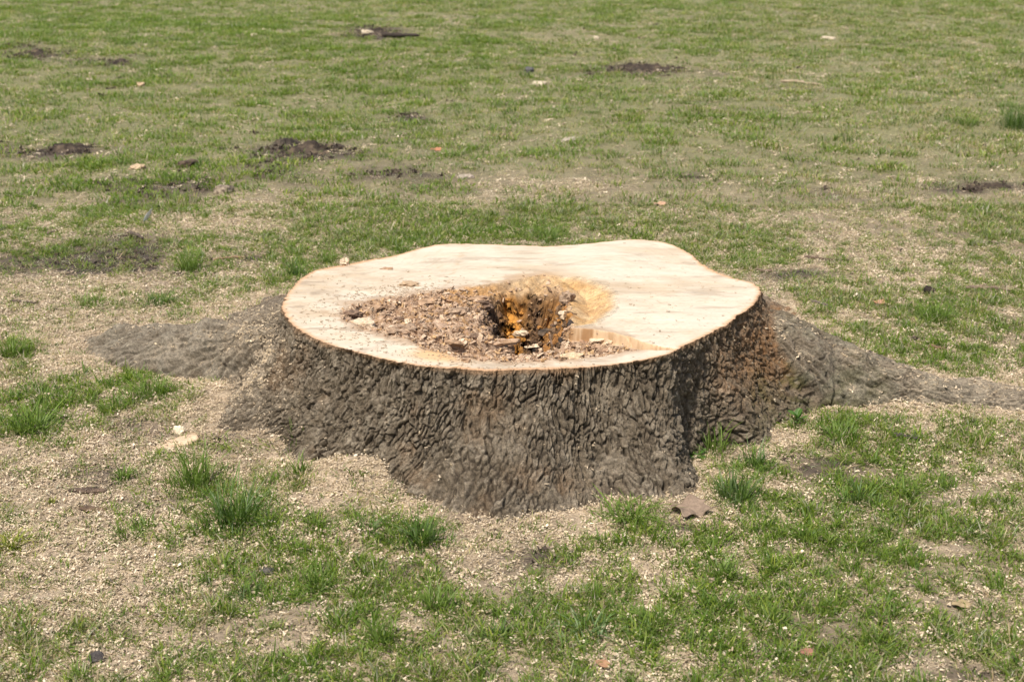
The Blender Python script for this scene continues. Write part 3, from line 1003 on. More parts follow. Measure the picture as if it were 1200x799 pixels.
def blades(n, spread, hmin, hmax, w, lean, r, segs=3, upright=0.3, greens=GREENS, straws=STRAWS, jitcol=.18, centre_pull=1.0):
    """n curved, tapering grass blades rooted in a disc"""
    co, fa, cl, bt, st = [], [], [], [], []
    for i in range(n):
        a = r.uniform(0, 6.283)
        q = spread * math.sqrt(r.random()) ** centre_pull
        bx, by = q * math.cos(a), q * math.sin(a)
        az = a + r.gauss(0, 1.1)
        h = r.uniform(hmin, hmax)
        ln = h * r.uniform(upright, lean)
        wd = w * r.uniform(.7, 1.3)
        tw = r.uniform(-.8, .8)
        dx, dy = math.cos(az), math.sin(az)
        base = len(co)
        sx, sy = -math.sin(az + tw), math.cos(az + tw)
        c = r.choice(greens)
        k = 1 + r.uniform(-jitcol, jitcol)
        s = r.choice(straws)
        droop = r.uniform(0, .5) * (ln / h)
        for j in range(segs):
            u = j / segs
            ww = wd * (1 - .55 * u * u) * (.75 if j == 0 else 1)
            x = bx + dx * ln * u ** 1.6
            y = by + dy * ln * u ** 1.6
            z = h * (u - droop * u * u) - .004 * (j == 0)
            for sg in (-1, 1):
                co.append((x + sx * ww * sg * .5, y + sy * ww * sg * .5, z))
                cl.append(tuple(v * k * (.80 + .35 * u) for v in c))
                st.append(tuple(v * k for v in s))
        co.append((bx + dx * ln, by + dy * ln, h * (1 - droop)))
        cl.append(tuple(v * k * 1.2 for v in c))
        st.append(s)
        nb = 2 * segs + 1
        bt += [r.random()] * nb
        for j in range(segs - 1):
            fa.append((base + 2 * j, base + 2 * j + 1, base + 2 * j + 3, base + 2 * j + 2))
        fa.append((base + 2 * segs - 2, base + 2 * segs - 1, base + 2 * segs))
    return co, fa, cl, bt, st


def blade_mesh(name, data, mat):
    co, fa, cl, bt, st = data
    me = bpy.data.meshes.new(name)
    me.from_pydata(co, [], fa)
    for p in me.polygons:
        p.use_smooth = True
    for nm, arr in (('col', cl), ('straw', st)):
        a = me.color_attributes.new(nm, 'FLOAT_COLOR', 'POINT')
        c4 = np.ones((len(co), 4), np.float32)
        c4[:, :3] = np.array(arr)
        a.data.foreach_set('color', c4.ravel())
    a = me.attributes.new('bt', 'FLOAT', 'POINT')
    a.data.foreach_set('value', np.array(bt, np.float32))
    me.materials.append(mat)
    me.update()
    return me


R = random.Random(11)
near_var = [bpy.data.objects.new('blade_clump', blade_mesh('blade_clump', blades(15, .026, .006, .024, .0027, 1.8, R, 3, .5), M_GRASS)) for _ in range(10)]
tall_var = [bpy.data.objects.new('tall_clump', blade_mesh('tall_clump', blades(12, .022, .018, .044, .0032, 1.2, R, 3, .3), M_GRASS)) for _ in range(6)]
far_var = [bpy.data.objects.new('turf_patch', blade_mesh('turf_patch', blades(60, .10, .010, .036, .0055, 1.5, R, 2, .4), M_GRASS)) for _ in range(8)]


def sample(n, ymin, ymax, halfw, dens):
    """random ground points thinned by dens(x, y)"""
    x = rng.uniform(-1, 1, n)
    y = rng.uniform(ymin, ymax, n)
    x = x * halfw(y)
    w = halfw(y) / halfw(np.array(ymax))
    k = rng.random(n) < w
    x, y = x[k], y[k]
    d = dens(x, y)
    k = rng.random(len(x)) < d
    return x[k], y[k]


hw = lambda y: 0.30 + 0.43 * y
inside_stump = lambda x, y: stump_dist(x, y)[1] < -0.02


def d_near(x, y):
    g, c, s, dr, sd = cover(x, y)
    p = .72 * ss(.28, 1.05, g) ** 1.15 + .075
    # root crowns carry no grass
    p = p * (sd > -0.0)
    return np.clip(p, 0, 1)


def put(x, y, n_var, smin, smax, tiltamt=.15):
    z = gz(x, y)
    n = len(x)
    rot = np.stack([rng.normal(0, tiltamt, n), rng.normal(0, tiltamt, n), rng.uniform(0, 6.283, n)], 1)
    s = rng.uniform(smin, smax, n)
    return np.stack([x, y, z], 1), rot, np.stack([s, s, s * rng.uniform(.8, 1.2, n)], 1), rng.integers(0, n_var, n)


x, y = sample(190000, 2.0, 6.6, hw, d_near)
P, rt, sc_, ix = put(x, y, 16, .52, 1.08)
g, c, s, dr, sd = cover(x, y)
# longer clumps only where the turf is thick
tall = (rng.random(len(x)) < .28 * ss(.75, 1.0, g))
ix = np.where(tall, 10 + ix % 6, ix % 10)
scatter('grass', P, rt, sc_, ix, dr, near_var + tall_var, 'short patchy lawn grass, green and straw coloured, round the stump', 'grass')

xt, yt = sample(90000, 6.0, 22, hw, lambda x, y: ss(.75, 1.35, cover(x, y)[0] + .5 * fbm(x * 5, y * 4, 97, 3)) * .6)
x, y = sample(60000, 6.3, 24, hw, lambda x, y: np.clip(.30 + ss(.25, .85, cover(x, y)[0]), 0, 1) * .8)
P, rt, sc_, ix = put(x, y, 8, .6, 1.05, .08)
P2, rt2, sc2, ix2 = put(xt, yt, 6, .7, 1.25, .1)
P, rt, sc_, ix = np.vstack([P, P2]), np.vstack([rt, rt2]), np.vstack([sc_, sc2]), np.r_[ix, ix2 + 8]
x, y = np.r_[x, xt], np.r_[y, yt]
g, c, s, dr, sd = cover(x, y)
dr = np.where(ix > 7, dr * .4, dr)
scatter('grass', P, rt, sc_, ix, np.clip(dr + .02, 0, .9), far_var + tall_var, 'worn lawn grass stretching away behind the stump', 'grass')

# thin dead thatch lying flat everywhere
thatch_var = [bpy.data.objects.new('thatch', blade_mesh('thatch', blades(9, .045, .002, .009, .0022, 6.5, R, 3, 3.0), M_GRASS)) for _ in range(8)]
x, y = sample(120000, 2.0, 14, hw, lambda x, y: .6 * (stump_dist(x, y)[0] > .0))
P, rt, sc_, ix = put(x, y, 8, .7, 1.4, .08)
scatter('dead_grass', P, rt, sc_, ix, np.full(len(x), .95), thatch_var, 'flat dead straw coloured grass blades strewn over the soil', 'dead grass')


# wood chips
def chip_cluster(n, spread, lo, hi, r, pal, flat=.35):
    co, fa, cl = [], [], []
    for i in range(n):
        l = r.uniform(lo, hi)
        w = l * r.uniform(.3, .7)
        th_ = r.uniform(.0008, .0022)
        a = r.uniform(0, 6.283)
        q = spread * math.sqrt(r.random())
        o_ = Vector((q * math.cos(a), q * math.sin(a), r.uniform(.0, .003)))
        m = Matrix.Rotation(r.uniform(0, 6.283), 3, 'Z') @ Matrix.Rotation(r.gauss(0, flat), 3, 'X') @ Matrix.Rotation(r.gauss(0, flat), 3, 'Y')
        b = len(co)
        taper = r.uniform(.4, 1)
        sk = r.uniform(-.3, .3) * l
        for z in (-1, 1):
            for (ux, uy) in ((-1, -1), (1, -taper), (1, taper), (-1, 1)):
                co.append(tuple(o_ + m @ Vector((ux * l / 2 + (sk if uy > 0 else 0) * .5, uy * w / 2, z * th_ / 2))))
        c = r.choice(pal)
        k = r.uniform(.75, 1.2)
        cl += [tuple(min(.85, v * k) for v in c)] * 8
        fa += [(b, b + 3, b + 2, b + 1), (b + 4, b + 5, b + 6, b + 7)] + [(b + j, b + (j + 1) % 4, b + 4 + (j + 1) % 4, b + 4 + j) for j in range(4)]
    return co, fa, cl


def chip_mesh(name, data, mat):
    co, fa, cl = data
    me = mesh_np(name, co, fa, np.array(cl), False, mat)
    return me


PALE = [(.64, .51, .345), (.72, .60, .44), (.55, .43, .27), (.62, .49, .33), (.42, .32, .20), (.70, .58, .40), (.27, .20, .13)]
chip_var = [bpy.data.objects.new('chip_cluster', chip_mesh('chip_cluster', chip_cluster(15, .034, .003, .0118, R, PALE), M_CHIP)) for _ in range(12)]
dust_var = [bpy.data.objects.new('dust_cluster', chip_mesh('dust_cluster', chip_cluster(24, .026, .0022, .0075, R, PALE[:5], .6), M_CHIP)) for _ in range(6)]


def d_chip(x, y):
    g, c, s, dr, sd = cover(x, y)
    return np.clip((c - .12) * 1.15, .03, 1) * np.clip(1.15 - .35 * g, .2, 1) * (sd > -0.06)


x, y = sample(140000, 2.0, 7.2, hw, d_chip)
P, rt, sc_, ix = put(x, y, 18, .4, .9, .25)
P[:, 2] += .0015
g, c, s, dr, sd = cover(x, y)
fine = rng.random(len(x)) < ss(.45, .0, sd) * .7 + .1
ix = np.where(fine, 12 + ix % 6, ix % 12)
scatter('wood_chips', P, rt, sc_, ix, np.clip(s * .8 + rng.normal(0.02, .12, len(x)), 0, 1), chip_var + dust_var, 'pale wood chips and sawdust strewn over the ground about the stump', 'wood chips')
x, y = sample(45000, 7.0, 20, hw, lambda x, y: .16 + .8 * np.clip(cover(x, y)[1] - .25, 0, 1))
P, rt, sc_, ix = put(x, y, 12, .8, 1.5, .2)
P[:, 2] += .004
scatter('wood_chips', P, rt, sc_, ix, np.full(len(x), .1), chip_var, 'scattered pale wood chips on the lawn behind the stump', 'wood chips')

EPAL = [(.085, .062, .046), (.055, .040, .031), (.13, .095, .068), (.17, .13, .095)]
clod_var = [bpy.data.objects.new('clods', chip_mesh('clods', chip_cluster(12, .05, .008, .030, R, EPAL, .9), M_SOIL)) for _ in range(8)]
for v_ in clod_var:
    c_ = np.zeros(len(v_.data.vertices) * 3, np.float32)
    v_.data.vertices.foreach_get('co', c_)
    c_ = c_.reshape(-1, 3)
    c_[:, 2] = c_[:, 2] * 1.4
    c_ += rng.normal(0, .0022, c_.shape)
    v_.data.vertices.foreach_set('co', c_.ravel())


def d_clod(x, y):
    g, c, s, dr, sd = cover(x, y)
    return np.clip(ss(.20, .75, s) * .9 + .004, 0, 1) * (sd > 0)


x, y = sample(60000, 2.2, 20, hw, d_clod)
P, rt, sc_, ix = put(x, y, 8, .35, .95, .3)
sc_ *= (.5 + .5 * ss(4.5, 7.5, y))[:, None]
scatter('earth_crumbs', P, rt, sc_, ix, np.zeros(len(x)), clod_var, 'crumbs of dark bare earth in the worn places of the lawn', 'earth')

# sawdust and chips settled on bark ledges and roots
flat_b = (bn[..., 2] > .35).reshape(-1)
dd = dust.reshape(-1)
cand = np.nonzero(flat_b & (cob[:, 2] > gz(cob[:, 0], cob[:, 1]) - .005) & (V.reshape(-1) > .02))[0]
pr = np.clip(dd[cand] * .9, .003, 1)
pr = pr / pr.sum()
pick = rng.choice(cand, 2300, replace=False, p=pr)
n = len(pick)
single = [bpy.data.objects.new('chip', chip_mesh('chip', chip_cluster(3, .007, .003, .008, R, PALE[:6], .4), M_CHIP)) for _ in range(8)]
nrm = bnf[pick]
rot = np.stack([-np.arcsin(np.clip(nrm[:, 1], -.95, .95)), np.arcsin(np.clip(nrm[:, 0], -.95, .95)), rng.uniform(0, 6.28, n)], 1)
s1 = rng.uniform(.45, 1.1, n)
scatter('bark_dust', cob[pick] + nrm * .001, rot, np.stack([s1] * 3, 1), rng.integers(0, 8, n), rng.random(n) * .35, single, 'sawdust caught on the bark ledges and roots of the stump', 'sawdust')


single_tan = [bpy.data.objects.new('chip', chip_mesh('chip', chip_cluster(3, .007, .003, .008, R, [(.50, .38, .25), (.42, .30, .19), (.58, .46, .32)], .1), M_CHIP)) for _ in range(8)]


# crumbs of rotten wood
def chunk_mesh(name, r, dims, pal, jag=.35, sub=2, mat=None, seed=0, flat=False):
    bm = bmesh.new()
    bmesh.ops.create_icosphere(bm, subdivisions=sub, radius=1)
    off = Vector((r.uniform(0, 50), r.uniform(0, 50), r.uniform(0, 50)))
    for v in bm.verts:
        n = mnoise.fractal(v.co * 1.1 + off, 1.0, 2.0, 3)
        f = mnoise.cell(v.co * 2.3 + off) * .25
        n2 = mnoise.fractal(v.co * 3.2 + off, .8, 2.0, 2)
        q = v.co * (1 + jag * n + jag * f + .22 * n2)
        # squared-off ends
        q.x = math.copysign(min(abs(q.x), .92 + .2 * n), q.x)
        q.z = math.copysign(min(abs(q.z), .75 + .25 * n2), q.z)
        v.co = Vector((q.x * dims[0] / 2, q.y * dims[1] / 2, q.z * dims[2] / 2))
    co = np.array([v.co[:] for v in bm.verts])
    fa = np.array([[v.index for v in f.verts] for f in bm.faces])
    bm.free()
    nn = fbm(co[:, 0] * 90 + off.x, co[:, 1] * 90 + co[:, 2] * 60, 500, 2)
    a, b = np.array(pal[0]), np.array(pal[-1])
    cl = mix(np.broadcast_to(a, (len(co), 3)), b, np.clip(.5 + nn, 0, 1))
    return mesh_np(name, co, fa, cl, flat, mat or M_CHUNK)


CR = [((.50, .345, .225), (.33, .205, .125)), ((.62, .475, .335), (.45, .31, .195)), ((.30, .18, .105), (.17, .105, .062)), ((.50, .32, .16), (.36, .21, .10))]
crumb_var = []
for i in range(12):
    p = CR[(0, 1, 0, 2, 1, 3)[i % 6]]
    crumb_var.append(bpy.data.objects.new('crumb', chunk_mesh('crumb', R, (R.uniform(.009, .018), R.uniform(.005, .010), R.uniform(.003, .007)), p, .5, 1, M_CHUNK)))
rotz = inrot.reshape(-1) * (1 - .35 * inpit.reshape(-1)) * (Rc.reshape(-1) + .02) * (1 - .9 * inoch.reshape(-1))

pick = rng.choice(len(rotz), 6500, replace=False, p=rotz / rotz.sum())
n = len(pick)
s1 = np.clip(rng.lognormal(-.25, .45, n), .35, 2.2)
rot = np.stack([rng.normal(0, .5, n), rng.normal(0, .5, n), rng.uniform(0, 6.28, n)], 1)
scatter('rotten_crumbs', coc[pick] + np.array([0, 0, .0015]), rot, np.stack([s1, s1, s1], 1), rng.integers(0, 12, n), rng.random(n), crumb_var, 'crumbled brown rotten wood lying in the hollow of the stump', 'wood crumbs')
LP = [((.50, .235, .05), (.34, .15, .035)), ((.42, .20, .055), (.26, .12, .04)), ((.24, .14, .07), (.13, .08, .045)), ((.06, .045, .038), (.03, .024, .02)), ((.34, .23, .15), (.20, .13, .09))]
lump_var = [bpy.data.objects.new('lump', chunk_mesh('lump', R, (R.uniform(.014, .026), R.uniform(.012, .02), R.uniform(.010, .018)), LP[i // 3], .7, 2, M_ROT)) for i in range(15)]
wgt = ss(.006, -.008, dp).reshape(-1) * (Rc.reshape(-1) + .01) / np.clip(cn[..., 2].reshape(-1), .12, 1)
pick = rng.choice(len(wgt), 1500, replace=False, p=wgt / wgt.sum())
n = len(pick)
lx, ly = pxc.reshape(-1)[pick] + rng.normal(0, 5, n), pyc.reshape(-1)[pick] + rng.normal(0, 2, n)
ki = np.where(lx < 584, rng.choice([2, 4], n), np.where(lx < 612, 0, np.where(lx < 632, rng.choice([3, 3, 2], n), rng.choice([1, 1, 2], n))))
ki = np.where(ly > 379, rng.choice([4, 2, 3], n), ki)
s1 = np.clip(rng.lognormal(-.25, .4, n), .35, 1.7)
scatter('rot_lumps', coc[pick] + np.array([0, 0, .001]), rng.normal(0, 1.2, (n, 3)), np.stack([s1] * 3, 1), ki * 3 + rng.integers(0, 3, n), rng.random(n), lump_var, 'crumbly orange, brown and blackened rot lining the pit in the stump', 'rotten wood')
# sawdust on the sawn face
wgt = (dmin > 0) * Rc.reshape(-1) * (.04 + ss(.22, 0, dmin) * np.exp(-((pxc.reshape(-1) - 480) / 140) ** 2))
pick = rng.choice(len(wgt), 900, replace=False, p=wgt / wgt.sum())
n = len(pick)
s1 = rng.uniform(.25, .75, n)
scatter('sawdust', coc[pick] + np.array([0, 0, .0005]), np.stack([rng.normal(0, .1, n), rng.normal(0, .1, n), rng.uniform(0, 6.28, n)], 1),
        np.stack([s1] * 3, 1), rng.integers(0, 8, n), rng.random(n) * .05, single_tan, 'loose sawdust specks on the pale sawn face', 'sawdust')


# ------------------------------------------------------------------ single things
def ground_at(px, py):
    x, y = at(px, py)
    for _ in range(3):
        x, y = at(px, py, float(gz(x, y)))
    return float(x), float(y), float(gz(x, y))


def top_at(px, py):
    z = H + .01
    while z > .05:
        x, y = at(px, py, z)
        if top_z(float(x), float(y)) >= z:
            break
        z -= .004
    return float(x), float(y), z


# pieces lying on the stump: px, py, size px (long, deep, thick), angle, palette, tilt, label
DB = ((.25, .16, .105), (.13, .085, .055))
PL = ((.66, .53, .38), (.48, .35, .22))
MB_ = ((.44, .29, .18), (.26, .16, .09))
GR = ((.40, .28, .185), (.21, .14, .09))
TOPS = [
    (414, 370, 22, 22, 8, .2, DB, 'dark brown curled scrap of rotten wood at the left tip of the hollow'),
    (426, 381, 30, 24, 8, .15, PL, 'pale crumbly wood piece at the lower left edge of the hollow'),
    (471, 388, 38, 26, 9, -.05, GR, 'greyish flat lump of rotten wood near the front left of the hollow'),
    (478, 379, 9, 9, 7, .3, PL, 'small round pale chip among the brown crumbs'),
    (468, 376, 12, 8, 6, .5, DB, 'small dark crumb beside the round pale chip'),
    (517, 385, 18, 40, 9, .5, ((.52, .37, .25), (.35, .23, .15)), 'upright pinkish flake of rotten wood left of the pit'),
    (560, 353, 34, 24, 8, -.1, MB_, 'broad brown slab overhanging the left lip of the pit'),
    (566, 361, 26, 22, 12, .4, DB, 'dark block of rotten wood wedged on the left wall of the pit'),
    (585, 404, 48, 14, 7, .05, MB_, 'long brown splinter lying in front of the pit'),
    (557, 399, 14, 12, 11, .3, DB, 'dark chunk at the left end of the long splinter'),
    (654, 403, 18, 22, 17, .7, DB, 'stubby reddish brown block of wood in front of the pit'),
    (628, 406, 30, 18, 5, -.2, PL, 'flat pale flake between the long splinter and the stubby block'),
    (610, 392, 24, 16, 8, -.7, PL, 'pale tilted flake at the front lip of the pit'),
    (700, 401, 22, 22, 7, .1, ((.74, .60, .42), (.58, .43, .28)), 'pale rounded lump of wood under the split ledge'),
    (716, 402, 16, 14, 6, -.2, PL, 'small pale scrap right of the rounded lump'),
    (671, 419, 28, 14, 6, .06, ((.60, .46, .29), (.50, .36, .22)), 'short square wood stick on the front slab'),
    (664, 353, 16, 16, 13, 1.2, GR, 'curved grey chip standing on the right lip of the pit'),
    (664, 371, 20, 18, 7, .25, PL, 'pale chip below the curved grey one on the right lip of the pit'),
    (657, 384, 18, 20, 10, .6, ((.10, .07, .05), (.05, .035, .028)), 'blackened crumbly lump inside the front right of the pit'),
    (640, 391, 20, 22, 9, -.3, ((.13, .09, .06), (.05, .04, .03)), 'dark crumbling lump on the floor at the front of the pit'),
    (404, 310, 11, 12, 8, .2, PL, 'small pale wood chip near the back left rim of the cut'),
    (480, 334, 24, 26, 4, .1, ((.50, .36, .22), (.33, .22, .13)), 'thin curled shaving behind the rotten hollow'),
    (453, 316, 16, 10, 3, -.1, MB_, 'thin brown sliver on the back left of the cut face'),
    (545, 424, 10, 18, 5, .8, MB_, 'small brown crumb on the front edge of the slab'),
    (535, 406, 30, 20, 9, -.15, MB_, 'brown lump left of the long splinter'),
    (500, 356, 26, 24, 8, .3, MB_, 'brown flake on the back half of the crumbled area'),
    (536, 368, 28, 22, 9, -.4, GR, 'grey brown flake a little left of the pit'),
    (444, 362, 22, 20, 7, .1, MB_, 'brown flake near the left end of the crumbled area'),
]
for px, py, a, b, c, ang_, pal, lab in TOPS:
    x, y, z = top_at(px, py)
    m = mpp(px, py, H)
    me = chunk_mesh('wood_fragment', R, (a * m * 1.0, b * m * .95, c * m * 1.35), pal, .55, 3)
    o = link('wood_fragment', me, None, (x, y, z + c * m * .28), (R.uniform(-.25, .25), R.uniform(-.15, .15), ang_))
    tag(o, lab, 'wood fragment', 'fragments of wood lying on the stump')

# lumps of earth, stones and chunks on the ground
EARTH = ((.075, .055, .040), (.035, .026, .020))
LUMPS = [
    ('earth_clod', 220, 195, 20, 16, 7, .5, ((.15, .105, .07), (.08, .055, .04)), 'brown earth clod in the grass at the left, below the wide bare patch', 'earth clod'),
    ('stone', 263, 226, 18, 22, 9, -.2, ((.50, .40, .28), (.10, .07, .05)), 'half dark, half pale chunk on the bare soil left of the middle', 'chunk'),
    ('pine_cone', 1088, 344, 10, 9, 9, .1, ((.055, .038, .030), (.03, .022, .018)), 'round dark brown ball in the grass to the right of the stump', 'cone'),
    ('earth_clod', 1071, 399, 7, 8, 5, .1, EARTH, 'tiny black crumb of earth in the grass above the right root', 'earth clod'),
    ('stone', 113, 772, 15, 16, 6, .1, ((.11, .095, .085), (.06, .05, .045)), 'dark grey stone near the bottom left corner', 'stone'),
    ('stone', 312, 671, 15, 16, 6, .1, ((.15, .13, .11), (.09, .08, .07)), 'flat dark stone in the chips below the big dark tuft', 'stone'),
    ('stone', 620, 85, 9, 12, 6, .1, ((.15, .14, .13), (.09, .085, .08)), 'small grey stone in the far lawn', 'stone'),
    ('earth_clod', 104, 577, 38, 10, 5, .05, ((.16, .11, .075), (.08, .055, .04)), 'long dark piece of bark lying in the chips at the left', 'bark piece'),
    ('earth_clod', 110, 598, 30, 10, 4, .04, ((.24, .16, .10), (.13, .085, .055)), 'reddish brown bark piece below the long dark one', 'bark piece'),
    ('wood_fragment', 298, 43, 6, 6, 3, .3, ((.54, .45, .33), (.42, .34, .23)), 'tiny whitish scrap in the far left lawn', 'scrap'),
    ('wood_fragment', 431, 40, 11, 10, 5, .2, ((.54, .45, .33), (.42, .34, .23)), 'whitish scrap beside the dark far earth patch', 'scrap'),
    ('wood_fragment', 105, 95, 6, 6, 3, .3, ((.54, .45, .33), (.42, .34, .23)), 'pale chip in the grass near the upper left dark patches', 'wood chip'),
    ('wood_fragment', 165, 101, 8, 10, 4, .3, ((.60, .42, .28), (.5, .35, .22)), 'tan chip in the grass right of another pale chip', 'wood chip'),
    ('wood_fragment', 632, 100, 14, 10, 4, -.5, ((.54, .45, .33), (.42, .34, .23)), 'pale slanting chip below the small grey stone', 'wood chip'),
    ('wood_fragment', 699, 46, 6, 6, 3, .1, ((.54, .45, .33), (.42, .34, .23)), 'pale cream chip in the far middle lawn', 'wood chip'),
    ('wood_fragment', 970, 46, 15, 8, 3, 0, ((.54, .45, .33), (.42, .34, .23)), 'pale flat chip in the far right lawn', 'wood chip'),
    ('wood_fragment', 161, 198, 16, 10, 5, .1, ((.50, .37, .23), (.38, .27, .17)), 'tan flat wood scrap in the bright grass at the left', 'wood chip'),
    ('wood_fragment', 545, 209, 18, 8, 4, .1, ((.40, .33, .26), (.3, .24, .19)), 'greyish flat chip in the grass above the stump', 'wood chip'),
    ('wood_fragment', 666, 166, 14, 8, 4, .3, ((.40, .34, .26), (.3, .25, .19)), 'grey slanting chip in the lawn behind the stump', 'wood chip'),
    ('wood_fragment', 260, 612, 12, 14, 5, .4, ((.68, .52, .36), (.5, .36, .24)), 'cream chip at the foot of the big dark tuft', 'wood chip'),
    ('wood_fragment', 212, 507, 8, 14, 8, 1.1, ((.72, .62, .45), (.6, .5, .35)), 'upright cream chip below the left tuft', 'wood chip'),
]
for nm, px, py, a, b, c, ang_, pal, lab, cat in LUMPS:
    x, y, z = ground_at(px, py)
    m = mpp(px, py)
    me = chunk_mesh(nm, R, (a * m * 1.25, b * m * 1.2, c * m * 1.7), pal, .35, 3, M_SOIL if nm != 'wood_fragment' else M_CHUNK, flat=nm != 'wood_fragment')
    if nm == 'wood_fragment':
        nm = 'wood_chip'
    if cat == 'bark piece':
        nm = 'bark_piece'
    if cat == 'chunk':
        nm = 'wood_chunk'
    o = link(nm, me, None, (x, y, z + c * m * .35), (R.uniform(-.2, .2), R.uniform(-.15, .15), ang_))
    tag(o, lab, cat, 'loose bits lying on the lawn')


def heap(px, py, wpx, dpx, hgt, lab, pal=EARTH):
    """a low crumbly mound of bare earth"""
    x0, y0, z0 = ground_at(px, py)
    m = mpp(px, py)
    w = wpx * m / 2
    d = dpx * m / 2 / 0.19 * (0.19 / max(.12, math.sin(math.atan2(CAM_H, y0))))
    n = 84
    u = np.linspace(-1.15, 1.15, n)
    A, B = np.meshgrid(u, u)
    k = int(px)
    q = np.hypot(A * (1 + .2 * fbm(A * 2, B * 2, k, 2)), B) + .35 * fbm(A * 2.3 + k, B * 2.3, 600, 4)
    X = x0 + A * w
    Y = y0 + B * d
    body = ss(1.0, .1, q)
    f1_, f2_, idq = voro(X / .035, Y / .04, 610)
    Z = gz(X, Y) - .012 + hgt * body * (.65 + .8 * fbm(A * 3 + k, B * 3, 620, 4, .6)) + body * .016 * (idq - .4) + body * .008 * fbm(X * 60, Y * 60, 625, 3)
    cl = mix(np.broadcast_to(C3(*pal[0]), A.shape + (3,)), C3(*pal[1]), np.clip(.5 + 1.4 * fbm(X * 12, Y * 12, 630, 3), 0, 1))
    cl = mix(cl, C3(.22, .16, .10), np.clip(1.2 * fbm(X * 20 + 4, Y * 20, 640, 3) - .2, 0, .6))
    co_ = np.stack([X - x0, Y - y0, Z - z0], -1).reshape(-1, 3)
    f_ = grid_faces(n, n)
    keep = (body.reshape(-1)[f_].max(1) > .02)
    f_ = f_[keep]
    used = np.unique(f_)
    rm = np.full(len(co_), -1)
    rm[used] = np.arange(len(used))
    o = link('earth_heap', mesh_np('earth_heap', co_[used], rm[f_], cl.reshape(-1, 3)[used], True, M_SOIL), None, (x0, y0, z0))
    tag(o, lab, 'earth heap', 'bare dark earth heaps in the lawn')


heap(78, 176, 110, 16, .05, 'long dark earth heap at the left edge of the lawn')
heap(365, 177, 100, 20, .07, 'dark crumbly earth heap with a shaded hollow, left of the middle')
heap(338, 170, 50, 18, .05, 'smaller earth heap touching the left end of the crumbly one', ((.11, .085, .06), (.05, .04, .03)))
heap(762, 82, 130, 9, .045, 'flat dark strip of earth in the far middle lawn')
heap(440, 38, 48, 9, .05, 'small dark earth heap in the far lawn next to a dark stick')
heap(42, 64, 60, 9, .05, 'dark patch of raised earth in the far upper left lawn')
heap(140, 75, 46, 7, .04, 'small earth rise right of the far upper left patch')
heap(482, 134, 34, 6, .02, 'tiny bare earth spot in the lawn above the stump')
heap(935, 322, 60, 8, .012, 'smooth brown bare earth by the back right of the stump', ((.17, .135, .10), (.11, .085, .065)))
heap(1165, 219, 70, 6, .03, 'dark thin strip of earth at the right edge of the lawn')


def stick(px0, py0, px1, py1, thick_px, pal, lab, name='twig', bend=.06, lift=.004, seed=1, side=None):
    a = Vector(ground_at(px0, py0))
    b = Vector(ground_at(px1, py1))
    m = mpp((px0 + px1) / 2, (py0 + py1) / 2)
    rr_ = thick_px * m / 2
    L_ = (b - a).length
    r = random.Random(seed + int(px0 * 3))
    n, k = 14, 7
    ax = (b - a).normalized()
    sd2 = Vector((-ax.y, ax.x, 0)).normalized()
    co_, cl_, fa_ = [], [], []
    for i in range(n):
        u = i / (n - 1)
        p = a.lerp(b, u) - a
        p += sd2 * (bend * L_ * math.sin(u * 3.1) + r.uniform(-.014, .014) * L_)
        p.z = float(gz(a.x + p.x, a.y + p.y)) - a.z + rr_ * .6 + lift + r.uniform(0, .003)
        rad_ = rr_ * (1 - .45 * u) * r.uniform(.85, 1.15) * (.35 if i in (0, n - 1) else 1)
        for j in range(k):
            t_ = j / k * 6.283
            q = sd2 * math.cos(t_) + Vector((0, 0, 1)) * math.sin(t_)
            co_.append(tuple(p + q * rad_ * r.uniform(.88, 1.12)))
            f = r.random()
            cl_.append([pal[0][c] * f + pal[1][c] * (1 - f) for c in range(3)])
    for i in range(n - 1):
        for j in range(k):
            fa_.append((i * k + j, i * k + (j + 1) % k, (i + 1) * k + (j + 1) % k, (i + 1) * k + j))
    o = link(name, mesh_np(name, co_, fa_, np.array(cl_), True, M_CHUNK_DRY), None, a)
    if side:
        # a stub of a side shoot
        u = side
        p = a.lerp(b, u)
        q0 = Vector((p.x - a.x, p.y - a.y, float(gz(p.x, p.y)) - a.z + rr_ + lift))
        q1 = q0 + (sd2 * .5 + ax * .8).normalized() * L_ * .25 + Vector((0, 0, rr_ * 1.5))
        c2, f2_, l2 = [], [], []
        for i, pt in enumerate((q0, q0.lerp(q1, .5), q1)):
            for j in range(5):
                t_ = j / 5 * 6.283
                c2.append(tuple(pt + (sd2 * math.cos(t_) * .6 + Vector((0, 0, 1)) * math.sin(t_)) * rr_ * (.6 - .2 * i)))
                l2.append(pal[0])
        for i in range(2):
            for j in range(5):
                f2_.append((i * 5 + j, i * 5 + (j + 1) % 5, (i + 1) * 5 + (j + 1) % 5, (i + 1) * 5 + j))
        link('side_shoot', mesh_np('side_shoot', c2, f2_, np.array(l2), True, M_CHUNK_DRY), o)
    tag(o, lab, 'twig', 'twigs lying on the lawn')
    return o


